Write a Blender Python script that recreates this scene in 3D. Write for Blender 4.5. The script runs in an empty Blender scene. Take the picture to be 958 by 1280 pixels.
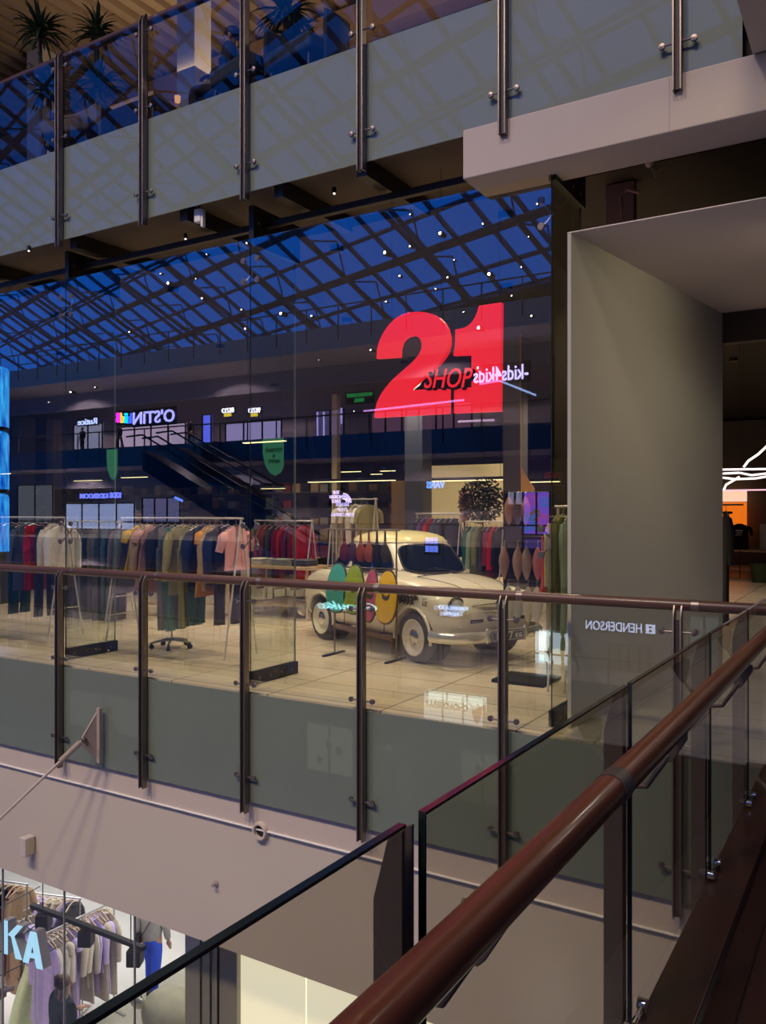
import bpy, math, random
from mathutils import Vector, Matrix
PI = math.pi
random.seed(7)
SC = bpy.context.scene
COL = SC.collection
# ---------------------------------------------------------------- camera
F = 1041.0; CX, CY = 479.0, 640.0; EYE = 1.65
YAW = math.radians(31.22)
cd = bpy.data.cameras.new('camera'); cam = bpy.data.objects.new('camera', cd); COL.objects.link(cam)
cam.location = (0, 0, EYE); cam.rotation_euler = (PI/2, 0, YAW)
cd.sensor_fit = 'VERTICAL'; cd.sensor_height = 24.0; cd.lens = F/1280*24.0
cd.clip_start = 0.05; cd.clip_end = 400
SC.camera = cam
SY, CYW = math.sin(YAW), math.cos(YAW)
def ray(px, py):
    u = (px-CX)/F; v = (CY-py)/F
    return Vector((-SY + u*CYW, CYW + u*SY, v))
def at_y(px, py, Y):
    d = ray(px, py); t = Y/d.y
    return Vector((d.x*t, Y, EYE + d.z*t))
def at_z(px, py, Z):
    d = ray(px, py); t = (Z-EYE)/d.z
    return Vector((d.x*t, d.y*t, Z))
YG = 6.12      # shop glass plane
YR = 5.88      # railing glass plane
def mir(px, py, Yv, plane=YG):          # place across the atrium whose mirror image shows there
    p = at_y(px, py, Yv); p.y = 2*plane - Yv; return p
# ---------------------------------------------------------------- materials
MATS = {}
def mat(name, col, rough=0.6, metal=0.0, emit=0.0, ecol=None, var=0.0, scale=8.0, bump=0.0, coat=0.0, spec=0.5, stretch=None):
    if name in MATS: return MATS[name]
    m = bpy.data.materials.new(name); m.use_nodes = True; nt = m.node_tree
    b = nt.nodes['Principled BSDF']
    b.inputs['Base Color'].default_value = (*col, 1); b.inputs['Roughness'].default_value = rough
    b.inputs['Metallic'].default_value = metal; b.inputs['Coat Weight'].default_value = coat
    b.inputs['Specular IOR Level'].default_value = spec
    if emit:
        b.inputs['Emission Color'].default_value = (*(ecol or col), 1); b.inputs['Emission Strength'].default_value = emit
    if var or bump:
        tc = nt.nodes.new('ShaderNodeTexCoord'); mp = nt.nodes.new('ShaderNodeMapping')
        nt.links.new(tc.outputs['Object'], mp.inputs[0])
        if stretch: mp.inputs['Scale'].default_value = stretch
        n = nt.nodes.new('ShaderNodeTexNoise'); n.inputs['Scale'].default_value = scale; n.inputs['Detail'].default_value = 5
        nt.links.new(mp.outputs[0], n.inputs['Vector'])
        if var:
            r = nt.nodes.new('ShaderNodeMix'); r.data_type = 'RGBA'
            r.inputs[6].default_value = (*[max(0, c*(1-var)) for c in col], 1)
            r.inputs[7].default_value = (*[min(1, c*(1+var)) for c in col], 1)
            nt.links.new(n.outputs['Fac'], r.inputs[0]); nt.links.new(r.outputs[2], b.inputs['Base Color'])
        if bump:
            bp = nt.nodes.new('ShaderNodeBump'); bp.inputs['Strength'].default_value = bump; bp.inputs['Distance'].default_value = 0.02
            nt.links.new(n.outputs['Fac'], bp.inputs['Height']); nt.links.new(bp.outputs[0], b.inputs['Normal'])
    MATS[name] = m; return m
def glass(name, tint=(.9, .93, .9), base=0.02, k=1.0, rough=0.0, rt=(1, 1, 1)):
    if name in MATS: return MATS[name]
    m = bpy.data.materials.new(name); m.use_nodes = True; nt = m.node_tree; nt.nodes.clear()
    out = nt.nodes.new('ShaderNodeOutputMaterial')
    tr = nt.nodes.new('ShaderNodeBsdfTransparent'); tr.inputs[0].default_value = (*tint, 1)
    gl = nt.nodes.new('ShaderNodeBsdfGlossy'); gl.inputs['Roughness'].default_value = rough; gl.inputs[0].default_value = (*rt, 1)
    fr = nt.nodes.new('ShaderNodeFresnel'); fr.inputs['IOR'].default_value = 1.5
    ma = nt.nodes.new('ShaderNodeMath'); ma.operation = 'MULTIPLY_ADD'; ma.inputs[1].default_value = k; ma.inputs[2].default_value = base; ma.use_clamp = True
    nt.links.new(fr.outputs[0], ma.inputs[0])
    geo = nt.nodes.new('ShaderNodeNewGeometry')
    m1 = nt.nodes.new('ShaderNodeMixShader'); nt.links.new(ma.outputs[0], m1.inputs[0])
    nt.links.new(tr.outputs[0], m1.inputs[1]); nt.links.new(gl.outputs[0], m1.inputs[2])
    clear = nt.nodes.new('ShaderNodeBsdfTransparent')      # a ray leaving the pane: tint and reflection were counted on entry
    m2 = nt.nodes.new('ShaderNodeMixShader'); nt.links.new(geo.outputs['Backfacing'], m2.inputs[0])
    nt.links.new(m1.outputs[0], m2.inputs[1]); nt.links.new(clear.outputs[0], m2.inputs[2])
    nt.links.new(m2.outputs[0], out.inputs[0])
    MATS[name] = m; return m
M_GSHOP = glass('shop_glass', (.84, .87, .83), 0.055, 3.0)
M_GFIN = glass('fin_glass', (.84, .9, .80), 0.04, 2.4)
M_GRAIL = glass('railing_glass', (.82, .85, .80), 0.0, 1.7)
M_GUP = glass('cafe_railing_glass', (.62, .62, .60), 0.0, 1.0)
M_GNEAR = glass('near_glass', (.68, .665, .57), 0.0, 1.0)
M_GLOW = glass('lower_glass', (.93, .95, .95), 0.0, 0.8)
M_EDGE = mat('dark_glass_edge', (.012, .02, .018), .15)
M_FROST = mat('frosted_film', (.148, .178, .142), .55, var=.08, scale=1.5, coat=.0, spec=.4)
def frost():
    m = M_FROST; nt = m.node_tree; b = nt.nodes['Principled BSDF']
    b.inputs['Coat Weight'].default_value = 1.0; b.inputs['Coat Roughness'].default_value = 0.015; b.inputs['Coat IOR'].default_value = 1.40
frost()
M_STEEL = mat('brushed_steel', (.24, .20, .175), .42, 1.0, var=.12, scale=30, stretch=(1, 1, .1))
M_STEELD = mat('dull_steel', (.17, .135, .11), .55, .75, var=.1, scale=20)
M_CHROME = mat('chrome', (.75, .73, .68), .12, 1.0)
M_BLACK = mat('black_paint', (.012, .011, .010), .5)
M_BLACKM = mat('black_metal', (.02, .018, .017), .4, .4)
M_VOID = mat('dark_ceiling', (.030, .026, .022), .9)
M_SOFF = mat('brown_soffit', (.055, .040, .030), .8, var=.15, scale=3)
M_PLASTER = mat('plaster', (.52, .455, .375), .85, var=.05, scale=1.2, bump=.03)
M_PLASTER2 = mat('plaster_band', (.52, .44, .38), .85, var=.05, scale=2)
M_WHITE = mat('white_paint', (.72, .70, .66), .5)
M_CREAM = mat('cream_paint', (.66, .60, .50), .6)
def wood_mat(name, c1, c2, rough, coat, scale=(1, .06, 1), ns=14):
    m = bpy.data.materials.new(name); m.use_nodes = True; nt = m.node_tree; b = nt.nodes['Principled BSDF']
    tc = nt.nodes.new('ShaderNodeTexCoord'); mp = nt.nodes.new('ShaderNodeMapping'); mp.inputs['Scale'].default_value = scale
    n = nt.nodes.new('ShaderNodeTexNoise'); n.inputs['Scale'].default_value = ns; n.inputs['Detail'].default_value = 8; n.inputs['Roughness'].default_value = .65
    cr = nt.nodes.new('ShaderNodeValToRGB'); cr.color_ramp.elements[0].color = (*c1, 1); cr.color_ramp.elements[1].color = (*c2, 1)
    cr.color_ramp.elements[0].position = .3; cr.color_ramp.elements[1].position = .7
    nt.links.new(tc.outputs['Object'], mp.inputs[0]); nt.links.new(mp.outputs[0], n.inputs['Vector']); nt.links.new(n.outputs['Fac'], cr.inputs[0])
    nt.links.new(cr.outputs[0], b.inputs['Base Color']); b.inputs['Roughness'].default_value = rough
    b.inputs['Coat Weight'].default_value = coat; b.inputs['Coat Roughness'].default_value = .12
    MATS[name] = m; return m
M_RAILW = wood_mat('red_brown_wood', (.10, .024, .008), (.18, .045, .012), .36, .2)
M_RAILF = wood_mat('red_brown_wood_across', (.065, .028, .018), (.11, .048, .030), .42, .12, (.06, 1, 1))
M_OAK = wood_mat('pale_wood', (.38, .24, .11), (.52, .36, .19), .5, .1, (1, 1, .1))
def tile_mat(name, c, mortar, w, h, rough, rot=0.0, var=.06, off=0.0, ms=.008):
    m = bpy.data.materials.new(name); m.use_nodes = True; nt = m.node_tree; b = nt.nodes['Principled BSDF']
    tc = nt.nodes.new('ShaderNodeTexCoord'); mp = nt.nodes.new('ShaderNodeMapping'); mp.inputs['Rotation'].default_value = (0, 0, rot)
    br = nt.nodes.new('ShaderNodeTexBrick'); br.inputs['Scale'].default_value = 1.0; br.offset = off
    br.inputs['Brick Width'].default_value = w; br.inputs['Row Height'].default_value = h
    br.inputs['Mortar Size'].default_value = ms; br.inputs['Mortar Smooth'].default_value = .1
    br.inputs['Color1'].default_value = (*[x*(1-var) for x in c], 1); br.inputs['Color2'].default_value = (*[min(1, x*(1+var)) for x in c], 1)
    br.inputs['Mortar'].default_value = (*mortar, 1)
    nt.links.new(tc.outputs['Object'], mp.inputs[0]); nt.links.new(mp.outputs[0], br.inputs['Vector'])
    n = nt.nodes.new('ShaderNodeTexNoise'); n.inputs['Scale'].default_value = 2.2; n.inputs['Detail'].default_value = 8
    nt.links.new(mp.outputs[0], n.inputs['Vector'])
    mx = nt.nodes.new('ShaderNodeMix'); mx.data_type = 'RGBA'; mx.blend_type = 'OVERLAY'; mx.inputs[0].default_value = .25
    nt.links.new(br.outputs['Color'], mx.inputs[6]); nt.links.new(n.outputs['Fac'], mx.inputs[7])
    nt.links.new(mx.outputs[2], b.inputs['Base Color']); b.inputs['Roughness'].default_value = rough
    MATS[name] = m; return m
M_TILE = tile_mat('cream_floor_tile', (.78, .65, .51), (.25, .20, .15), 1.2, .6, .22)
M_TILEG = tile_mat('grey_floor_tile', (.42, .39, .35), (.2, .18, .16), .6, .6, .3)
M_CONC = mat('polished_concrete', (.62, .60, .57), .3, var=.22, scale=1.1)
M_DECK = tile_mat('dark_wood_floor', (.034, .013, .009), (.006, .005, .004), .14, 2.4, .22, var=.35, off=.5, ms=.004)
# ---------------------------------------------------------------- mesh builder
class MB:
    def __init__(s): s.v = []; s.f = []; s.m = []; s.mi = 0
    def add(s, vs, fs):
        b = len(s.v); s.v += [tuple(v) for v in vs]; s.f += [tuple(i+b for i in f) for f in fs]; s.m += [s.mi]*len(fs)
    def box(s, a, b):
        x0, y0, z0 = a; x1, y1, z1 = b
        s.add([(x0,y0,z0),(x1,y0,z0),(x1,y1,z0),(x0,y1,z0),(x0,y0,z1),(x1,y0,z1),(x1,y1,z1),(x0,y1,z1)],
              [(0,3,2,1),(4,5,6,7),(0,1,5,4),(1,2,6,5),(2,3,7,6),(3,0,4,7)]); return s
    def cbox(s, c, d, rot=None):
        R = rot or Matrix.Identity(3); c = Vector(c)
        vs = [c + R @ Vector((i*d[0]/2, j*d[1]/2, k*d[2]/2)) for k in (-1,1) for (i,j) in ((-1,-1),(1,-1),(1,1),(-1,1))]
        s.add(vs, [(0,3,2,1),(4,5,6,7),(0,1,5,4),(1,2,6,5),(2,3,7,6),(3,0,4,7)]); return s
    def loft(s, rings, caps=True, closed=True):
        n = len(rings[0]); vs = [p for r in rings for p in r]; fs = []
        for i in range(len(rings)-1):
            for j in range(n if closed else n-1):
                k = (j+1) % n; fs.append((i*n+j, i*n+k, (i+1)*n+k, (i+1)*n+j))
        if caps and closed: fs.append(tuple(range(n-1, -1, -1))); fs.append(tuple((len(rings)-1)*n + j for j in range(n)))
        s.add(vs, fs); return s
    def tube(s, pts, r, n=8, caps=True, flat=1.0):
        pts = [Vector(p) for p in pts]; rs = r if isinstance(r, (list, tuple)) else [r]*len(pts)
        rings = []; up = None
        for i, p in enumerate(pts):
            d = (pts[min(i+1, len(pts)-1)] - pts[max(i-1, 0)]).normalized()
            if up is None:
                up = Vector((0,0,1)) if abs(d.z) < .9 else Vector((1,0,0))
            x = d.cross(up)
            if x.length < 1e-4: x = d.cross(Vector((0,1,0)))
            x.normalize(); y = x.cross(d).normalized(); up = y
            rings.append([p + x*math.cos(2*PI*k/n)*rs[i] + y*math.sin(2*PI*k/n)*rs[i]*flat for k in range(n)])
        return s.loft(rings, caps)
    def prism(s, pts, ext):
        pts = [Vector(p) for p in pts]; e = Vector(ext); return s.loft([pts, [p+e for p in pts]])
    def ell(s, c, r, nu=16, nv=10, R=None):
        c = Vector(c); R = R or Matrix.Identity(3); rings = []
        for i in range(1, nv):
            a = PI*i/nv; rings.append([c + R @ Vector((r[0]*math.sin(a)*math.cos(2*PI*j/nu), r[1]*math.sin(a)*math.sin(2*PI*j/nu), -r[2]*math.cos(a))) for j in range(nu)])
        return s.loft(rings)
    def torus(s, c, ax, R, r, n=24, m=8):
        c = Vector(c); ax = Vector(ax).normalized(); x = ax.orthogonal().normalized(); y = ax.cross(x)
        rings = [[c + (x*math.cos(a)+y*math.sin(a))*(R+r*math.cos(b)) + ax*r*math.sin(b) for b in [2*PI*j/m for j in range(m)]] for a in [2*PI*i/n for i in range(n)]]
        rings.append(rings[0]); return s.loft(rings, caps=False)
    def lathe(s, c, ax, prof, n=24, caps=True):
        c = Vector(c); ax = Vector(ax).normalized(); x = ax.orthogonal().normalized(); y = ax.cross(x)
        return s.loft([[c + ax*h + (x*math.cos(2*PI*j/n)+y*math.sin(2*PI*j/n))*max(r,1e-4) for j in range(n)] for (r, h) in prof], caps)
    def build(s, name, mats, parent=None, bevel=0.0, smooth=True, loc=None, ang=38, sub=0):
        me = bpy.data.meshes.new(name); me.from_pydata(s.v, [], s.f)
        ml = mats if isinstance(mats, (list, tuple)) else [mats]
        for m in ml: me.materials.append(m)
        import bmesh
        bm = bmesh.new(); bm.from_mesh(me)
        bm.faces.ensure_lookup_table()
        for i, f in enumerate(bm.faces): f.material_index = s.m[i] if s.m[i] < len(ml) else 0
        bmesh.ops.recalc_face_normals(bm, faces=bm.faces); bm.to_mesh(me); bm.free()
        if smooth:
            me.polygons.foreach_set('use_smooth', [True]*len(me.polygons))
            if not sub: me.set_sharp_from_angle(angle=math.radians(ang))
        o = bpy.data.objects.new(name, me); COL.objects.link(o)
        if parent: o.parent = parent
        if loc: o.location = loc
        if bevel:
            b = o.modifiers.new('bevel', 'BEVEL'); b.width = bevel; b.segments = 2; b.limit_method = 'ANGLE'; b.angle_limit = math.radians(40); b.harden_normals = True
        if sub:
            b = o.modifiers.new('subd', 'SUBSURF'); b.levels = sub; b.render_levels = sub
        return o
def thing(name, label, cat, loc=(0,0,0), rot=0, group=None):
    o = bpy.data.objects.new(name, None); COL.objects.link(o); o.location = loc; o.rotation_euler = (0,0,rot)
    o.empty_display_size = .1
    return tag(o, label, cat, group)
def tag(o, label, cat, group=None, kind=None):
    o['label'] = label; o['category'] = cat
    if group: o['group'] = group
    if kind: o['kind'] = kind
    return o
def st(o, label=None):
    o['kind'] = 'structure'
    if label: o['label'] = label
    return o
def copy_tree(o, parent=None):
    c = o.copy(); COL.objects.link(c); c.parent = parent
    for ch in list(o.children): copy_tree(ch, c)
    return c
def text_mesh(name, body, size, m, depth=.01, bold=0.0, shear=0.0, parent=None, align='CENTER', sx=1.0):
    cu = bpy.data.curves.new(name, 'FONT'); cu.body = body; cu.size = size; cu.extrude = depth; cu.offset = bold; cu.shear = shear
    cu.align_x = align; cu.align_y = 'CENTER'; cu.resolution_u = 3
    t = bpy.data.objects.new(name, cu); COL.objects.link(t)
    dg = bpy.context.evaluated_depsgraph_get(); me = bpy.data.meshes.new_from_object(t.evaluated_get(dg))
    bpy.data.objects.remove(t); bpy.data.curves.remove(cu)
    for v in me.vertices: v.co.x *= sx
    me.materials.clear(); me.materials.append(m)
    o = bpy.data.objects.new(name, me); COL.objects.link(o)
    if parent: o.parent = parent
    return o
def emis(name, col, s): return mat(name, (.02,.02,.02), .5, emit=s, ecol=col)
CN = {}
def fabric(cname, col):
    k = 'fabric_' + cname
    return mat(k, col, .9, var=.22, scale=18, bump=.15, spec=.15)
# ================================================================ STRUCTURE (our side)
FZ = 5.58                                    # storey height
XB = -.66                                    # edge of our walkway
XE = 3.2
# walkway we stand on
b = MB(); b.box((XB, -24, -.30), (XE, 5.86, 0)); st(b.build('floor_walkway', M_DECK), 'dark polished wood floor of the walkway')
b = MB(); b.box((XB-.02, -24, -.9), (XB+.14, 5.84, .035)); st(b.build('trim_1', mat('dark_kerb_wood', (.040,.014,.009), .3, var=.3, scale=6, coat=.3, stretch=(1,.1,1)), bevel=.006), 'raised dark wood kerb along the walkway edge')
b = MB(); b.box((XB, -24, -.9), (XE, 5.86, -.301)); st(b.build('trim_2', M_PLASTER), 'plaster underside of the walkway')
# shop floor slab
b = MB(); b.box((-30, 5.9, -.25), (-2.02, 44, 0)); st(b.build('floor_shop', M_TILE), 'cream tiled shop floor')
b = MB(); b.box((-2.02, 5.9, -.25), (14, 44, 0)); st(b.build('floor_corridor', M_TILEG), 'grey tiled corridor floor')
# lower fascia
b = MB(); b.box((-30, 5.92, -1.24), (XE+8, 6.5, -.251)); st(b.build('trim_3', M_PLASTER2), 'pale fascia strip below the railing')
b = MB(); b.box((-30, 5.896, -1.252), (XE+8, 5.95, -1.2405)); st(b.build('trim_4', M_WHITE, bevel=.004), 'thin bright ledge line along the fascia')
b = MB(); b.box((-30, 5.93, -2.46), (XE+8, 6.6, -1.253)); st(b.build('wall_fascia', M_PLASTER), 'wide plain plaster fascia below the railing')
# lower storey
b = MB(); b.box((-40, 5.9, -FZ-.2), (14, 30, -FZ)); st(b.build('floor_lower', M_CONC), 'pale polished concrete floor of the lower storey')
b = MB(); b.box((-30, 6.6, -2.5), (14, 30, -2.4)); st(b.build('ceiling_lower', M_WHITE))
b = MB(); b.box((-30, 16, -FZ), (14, 16.2, -2.4)); st(b.build('wall_lower_back', M_WHITE))
# upper slab + soffit + void
b = MB(); b.box((-30, 5.95, 5.30), (14, 20, 5.57)); st(b.build('floor_cafe', M_SOFF))
b = MB(); b.box((-30, 5.90, 4.66), (-2.86, 7.15, 4.72)); st(b.build('trim_5', M_SOFF), 'brown soffit under the upper balcony')
b = MB(); b.box((-30, 7.151, 4.58), (14, 44, 5.29)); st(b.build('ceiling_shop', M_VOID), 'dark open ceiling of the shop')
b = MB(); b.box((-2.86, 6.32, 4.72), (14, 7.15, 5.29)); st(b.build('ceiling_void', M_BLACK))
# white band under the upper railing at the right
p = at_y(580, 229, 5.88)
b = MB(); b.box((p.x, 5.86, 4.235), (8, 6.30, 4.62)); st(b.build('trim_6', M_PLASTER2, bevel=.012), 'pale rounded bulkhead band under the upper railing')
b = MB(); b.box((p.x+1.55, 5.855, 4.24), (p.x+1.556, 5.861, 4.61)); st(b.build('trim_7', M_PLASTER), 'joint line in the pale bulkhead')
# bridge above us
b = MB(); b.box((-.745, -24, 4.61), (XE, 5.84, 5.57)); st(b.build('ceiling_bridge', M_PLASTER2), 'pale underside and edge of the bridge overhead')
# grey wall + wing at the right
w0 = Vector((-2.06, 6.16, 0)); w1 = Vector((-1.51, 9.51, 0)); dn = (w1-w0).normalized(); nn = Vector((-dn.y, dn.x, 0))
M_PANEL = mat('satin_grey_panel', (.46, .44, .36), .42, .0, var=.03, scale=.6, coat=.12)
b = MB(); b.prism([w0, w1, w1+nn*.03, w0+nn*.03], (0,0,3.775)); st(b.build('wall_right', M_PANEL), 'tall satin grey wall panel beside the shop glass')
b = MB(); q0 = Vector((-2.06, 6.16, 3.775)); 
b.prism([q0, Vector((7, 6.16, 3.775)), Vector((7, 9.51, 3.775)), Vector((-1.51, 9.51, 3.775)), Vector((-1.54,9.51,3.775)), Vector((-2.09, 6.16, 3.775))], (0,0,.008))
st(b.build('ceiling_wing', mat('grey_wing', (.62,.53,.50), .6)), 'flat grey suspended ceiling wing')
b = MB(); b.box((-1.51, 9.49, 3.45), (7, 9.60, 3.775)); st(b.build('trim_8', mat('dark_brown_band', (.07,.05,.045), .8)))
# shop rear and sides
b = MB(); b.box((-30, 43.8, 0), (14, 44, 5)); st(b.build('wall_back', mat('shop_back_wall', (.10,.09,.09), .8, var=.2, scale=1)))
b = MB(); b.box((-30.2, 4.9, -6), (-30, 44, 10.6)); st(b.build('wall_left', mat('side_wall', (.12,.11,.11), .8)))
b = MB(); b.box((14, -30, -6), (14.2, 44, 6)); st(b.build('wall_far_right', mat('side_wall', (.12,.11,.11), .8)))
# beams in the dark corridor ceiling
for i, (y, z, hh) in enumerate(((10.6, 3.75, .12), (12.4, 3.6, .2), (15, 3.5, .25), (19, 3.35, .2))):
    b = MB(); b.tube([(-1.4, y, z), (10, y, z)], hh*.6, 14) if i % 2 else b.box((-1.45, y, z), (10, y+.25, z+hh))
    tag(b.build('ceiling_duct', mat('dark_duct', (.10,.09,.08), .6, .3)), ['flat dark duct nearest the grey wing ceiling', 'round dark duct second behind the grey wing ceiling', 'flat dark duct third behind the grey wing ceiling', 'round dark duct deepest in the corridor ceiling'][i], 'duct')
b = MB(); b.box((-1.2, 21, 2.95), (12, 21.2, 4.6)); st(b.build('trim_9', mat('green_glass_band', (.06,.085,.07), .3)))
# ================================================================ GLAZING
x313 = at_y(313, 500, YG).x; x82 = at_y(82, 500, YG).x; x690 = at_y(690, 500, YG).x
ZT = 4.245
panes = [(-13.2, x82-2.7), (x82-2.7, x82), (x82, x313), (x313, x690)]
names = ['shop glass pane at the far left edge', 'shop glass pane left of the first glass fin', 'shop glass pane between the two glass fins', 'shop glass pane carrying the red 21 sign']
for i, (a, c) in enumerate(panes[1:]):
    b = MB(); b.box((a+.004, YG, .0), (c-.004, YG+.012, ZT)); o = b.build('glass_wall', M_GSHOP, smooth=False); tag(o, names[i+1], 'glass')
    e = MB(); e.box((c-.0045, YG-.0005, 0), (c-.0005, YG+.0125, ZT)); e.box((a+.004, YG-.0005, ZT), (c-.004, YG+.0125, ZT+.004)); e.build('edge', M_EDGE, o)
def fin(x, lab, w=.68, gm=None):
    t = thing('glass_fin', lab, 'glass fin', (x, YG+.014, 0))
    b = MB(); b.box((-.009, 0, .0), (.009, w, ZT)); b.build('fin_pane', gm or M_GFIN, t, smooth=False)
    b = MB(); b.box((-.011, w, 0), (.011, w+.004, ZT)); b.build('fin_edge', mat('pale_glass_edge', (.30,.36,.28), .3), t)
    b = MB(); b.box((-.03, .0, .004), (.03, w+.02, .125)); k = b.build('bottom_bracket', M_BLACKM, t)
    for j in range(4): bb = MB(); bb.lathe((.03, .08+j*.17, .062), (1,0,0), [(.001,0),(.014,0),(.014,.008),(.001,.010)], 10); bb.build('bolt', M_STEEL, k)
    b = MB(); b.box((-.03, .0, ZT-.05), (.03, w+.05, 4.57)); k = b.build('top_bracket', M_BLACKM, t)
    for j in range(4):
        for zz in (ZT+.03, ZT+.17): bb = MB(); bb.lathe((.03, .07+j*.17, zz), (1,0,0), [(.001,0),(.014,0),(.014,.01),(.001,.012)], 10); bb.build('bolt', M_STEELD, k)
    return t
fin(x82, 'glass fin with black bolted foot nearest the left edge')
fin(x313, 'glass fin with black bolted foot left of the white car')
fin(x690, 'glass fin beside the tall grey wall at the right', gm=glass('dark_fin_glass', (.55,.60,.52), 0, .35))
def spider(x, z, lab, one=False):
    t = thing('spider_fitting', lab, 'glass fitting', (x, YG-.001, z), group=None)
    for sx in ((-1,) if one else (-1, 1)):
        for sz in (-1, 1):
            b = MB(); b.lathe((sx*.085, -.012, sz*.10), (0,1,0), [(.001,0),(.026,.0),(.030,.006),(.030,.012),(.001,.012)], 16); b.build('button', M_STEEL, t)
            b = MB(); b.tube([(sx*.085,.02,sz*.10),(sx*.05,.05,sz*.05),(sx*.012,.055,0)], .009, 6); b.build('arm', M_STEEL, t)
for z, w in ((3.95, 'top'), (1.42, 'middle')):
    spider(x313, z, 'steel spider fitting at the %s of the joint left of the car' % w)
    spider(x82, z, 'steel spider fitting at the %s of the leftmost glass joint' % w)
    spider(x690, z, 'steel button fitting near the %s of the glass end beside the grey wall' % w, True)
# ================================================================ RAILINGS
def post(name, lab, x, z0, htop, flip=1, depth=.065, plate=True):
    t = thing(name, lab, 'railing post', (x, YR-.012, z0))
    for s in (-1, 1):
        b = MB(); d = -depth
        pts = [(s*.024-.006, 0, -1.09), (s*.024-.006, d, -1.09), (s*.024-.006, d, htop-.06), (s*.024-.006, d*.35, htop+.02), (s*.024-.006, 0, htop+.02)]
        b.prism(pts, (.012, 0, 0)); b.build('post_plate', M_STEEL, t, bevel=.002)
    b = MB(); b.box((-.018, -.04, -1.08), (.018, -.006, htop-.08)); b.build('core', mat('post_core', (.05,.035,.03), .6), t)
    return t
def clamp(par, z, nm='glass_clamp'):
    for s in (-1, 1):
        b = MB(); b.tube([(s*.02, -.03, z), (s*.105, -.03, z)], .008, 8); b.lathe((s*.105, -.04, z), (0,1,0), [(.001,0),(.022,.004),(.022,.024),(.001,.03)], 14)
        b.build(nm, M_STEEL, par)
posts_px = [75, 180, 307, 453, 630, 848]
X_P = [at_y(p_, 700, YR-.03).x for p_ in posts_px]
words = ['leftmost', 'second from the left', 'third from the left', 'fourth from the left, in front of the white car', 'fifth from the left', 'rightmost']
for lvl, z0 in (('lower', 0.0), ('upper', FZ)):
    nms = []
    for i, x in enumerate(X_P):
        t = post('railing_post', 'steel post of the %s railing, %s' % ('shop-level' if lvl == 'lower' else 'cafe-level', words[i]), x, z0, 1.0)
        for z in (.84, .08, -.76): clamp(t, z)
    for x in (X_P[0]-1.28, X_P[0]-2.56):
        pass
    xs = [X_P[0]-3.9, X_P[0]-1.29] + X_P
    ends = xs + [XB-.02 if lvl == 'lower' else -.78]
    if lvl == 'upper': ends[-1] = -.80
    where = ['at the far left', 'left of the leftmost post', 'between the first and second posts', 'between the second and third posts', 'between the third and fourth posts', 'between the fourth and fifth posts', 'between the fifth and sixth posts', 'right of the last post']
    for i in range(1, len(ends)-1):
        a, c = ends[i]+.012, ends[i+1]-.012
        t = thing('glass_balustrade', 'glass railing panel with frosted lower band %s, %s railing' % (where[i], 'shop-level' if lvl == 'lower' else 'cafe-level'), 'glass panel', ((a+c)/2, YR, z0))
        h = (c-a)/2
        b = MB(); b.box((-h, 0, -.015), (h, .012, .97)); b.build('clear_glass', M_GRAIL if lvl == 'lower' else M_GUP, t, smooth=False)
        b = MB(); b.box((-h, 0, -1.0), (h, .012, -.016)); b.build('frosted_band', M_FROST, t, smooth=False)
        b = MB(); b.box((-h-.003, 0, -1.0), (-h-.0005, .012, .97)); b.build('glass_edge', M_EDGE, t)
    t = thing('handrail', 'brown wooden handrail along the %s railing' % ('shop-level' if lvl == 'lower' else 'cafe-level'), 'handrail', (0, 0, z0))
    x_end = XB+.12 if lvl == 'lower' else -.80
    b = MB(); b.tube([(-12.5, YR+.07, 1.01), (x_end, YR+.07, 1.01)], .040, 20); b.build('rail', M_RAILF, t)
    if lvl == 'lower':
        b = MB(); b.tube([(x_end, YR+.07, 1.01), (XE, YR+.07, 1.01)], .040, 20); b.build('rail_end', M_RAILF, t)
    for x in X_P:
        b = MB(); b.tube([(x+.07, YR+.07, 1.01), (x+.12, YR+.07, 1.01)], .0425, 20); b.build('collar', M_STEEL, t)
        b = MB(); b.tube([(x, YR-.02, .985), (x, YR+.07, .985)], .008, 8); b.build('bracket', M_STEEL, t)
# ---- near railing
G0 = Vector((-.733, .30, 0)); G1 = Vector((-.652, 5.55, 0)); gd = (G1-G0).normalized(); gn = Vector((-gd.y, gd.x, 0))   # gn points out over the void
GTOP = 1.10
def gp(y): return G0 + gd*((y-G0.y)/gd.y)
py_ = [1.30, 2.66, 3.94, 5.00]
pan = [(-.06, 1.262), (1.335, 2.64), (2.68, 3.92), (3.96, 4.98), (5.02, 5.70)]
wl = ['nearest the camera', 'second from the camera', 'third from the camera', 'fourth from the camera', 'at the far corner']
for i, (a, c) in enumerate(pan):
    A, B = gp(a), gp(c); t = thing('walkway_glass', 'clear walkway railing pane %s' % wl[i], 'glass panel', (A.x, A.y, 0), math.atan2(gd.y, gd.x))
    L = (B-A).length; zt = GTOP if i else GTOP-.0
    b = MB(); b.box((0, 0, -.85), (L, .014, zt)); b.build('pane', M_GNEAR, t, smooth=False)
    b = MB(); b.box((0, -.0005, zt), (L, .0145, zt+.006)); b.box((-.004, -.0005, -.85), (-.0002, .0145, zt+.006)); b.build('pane_edge', M_EDGE, t)
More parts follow.
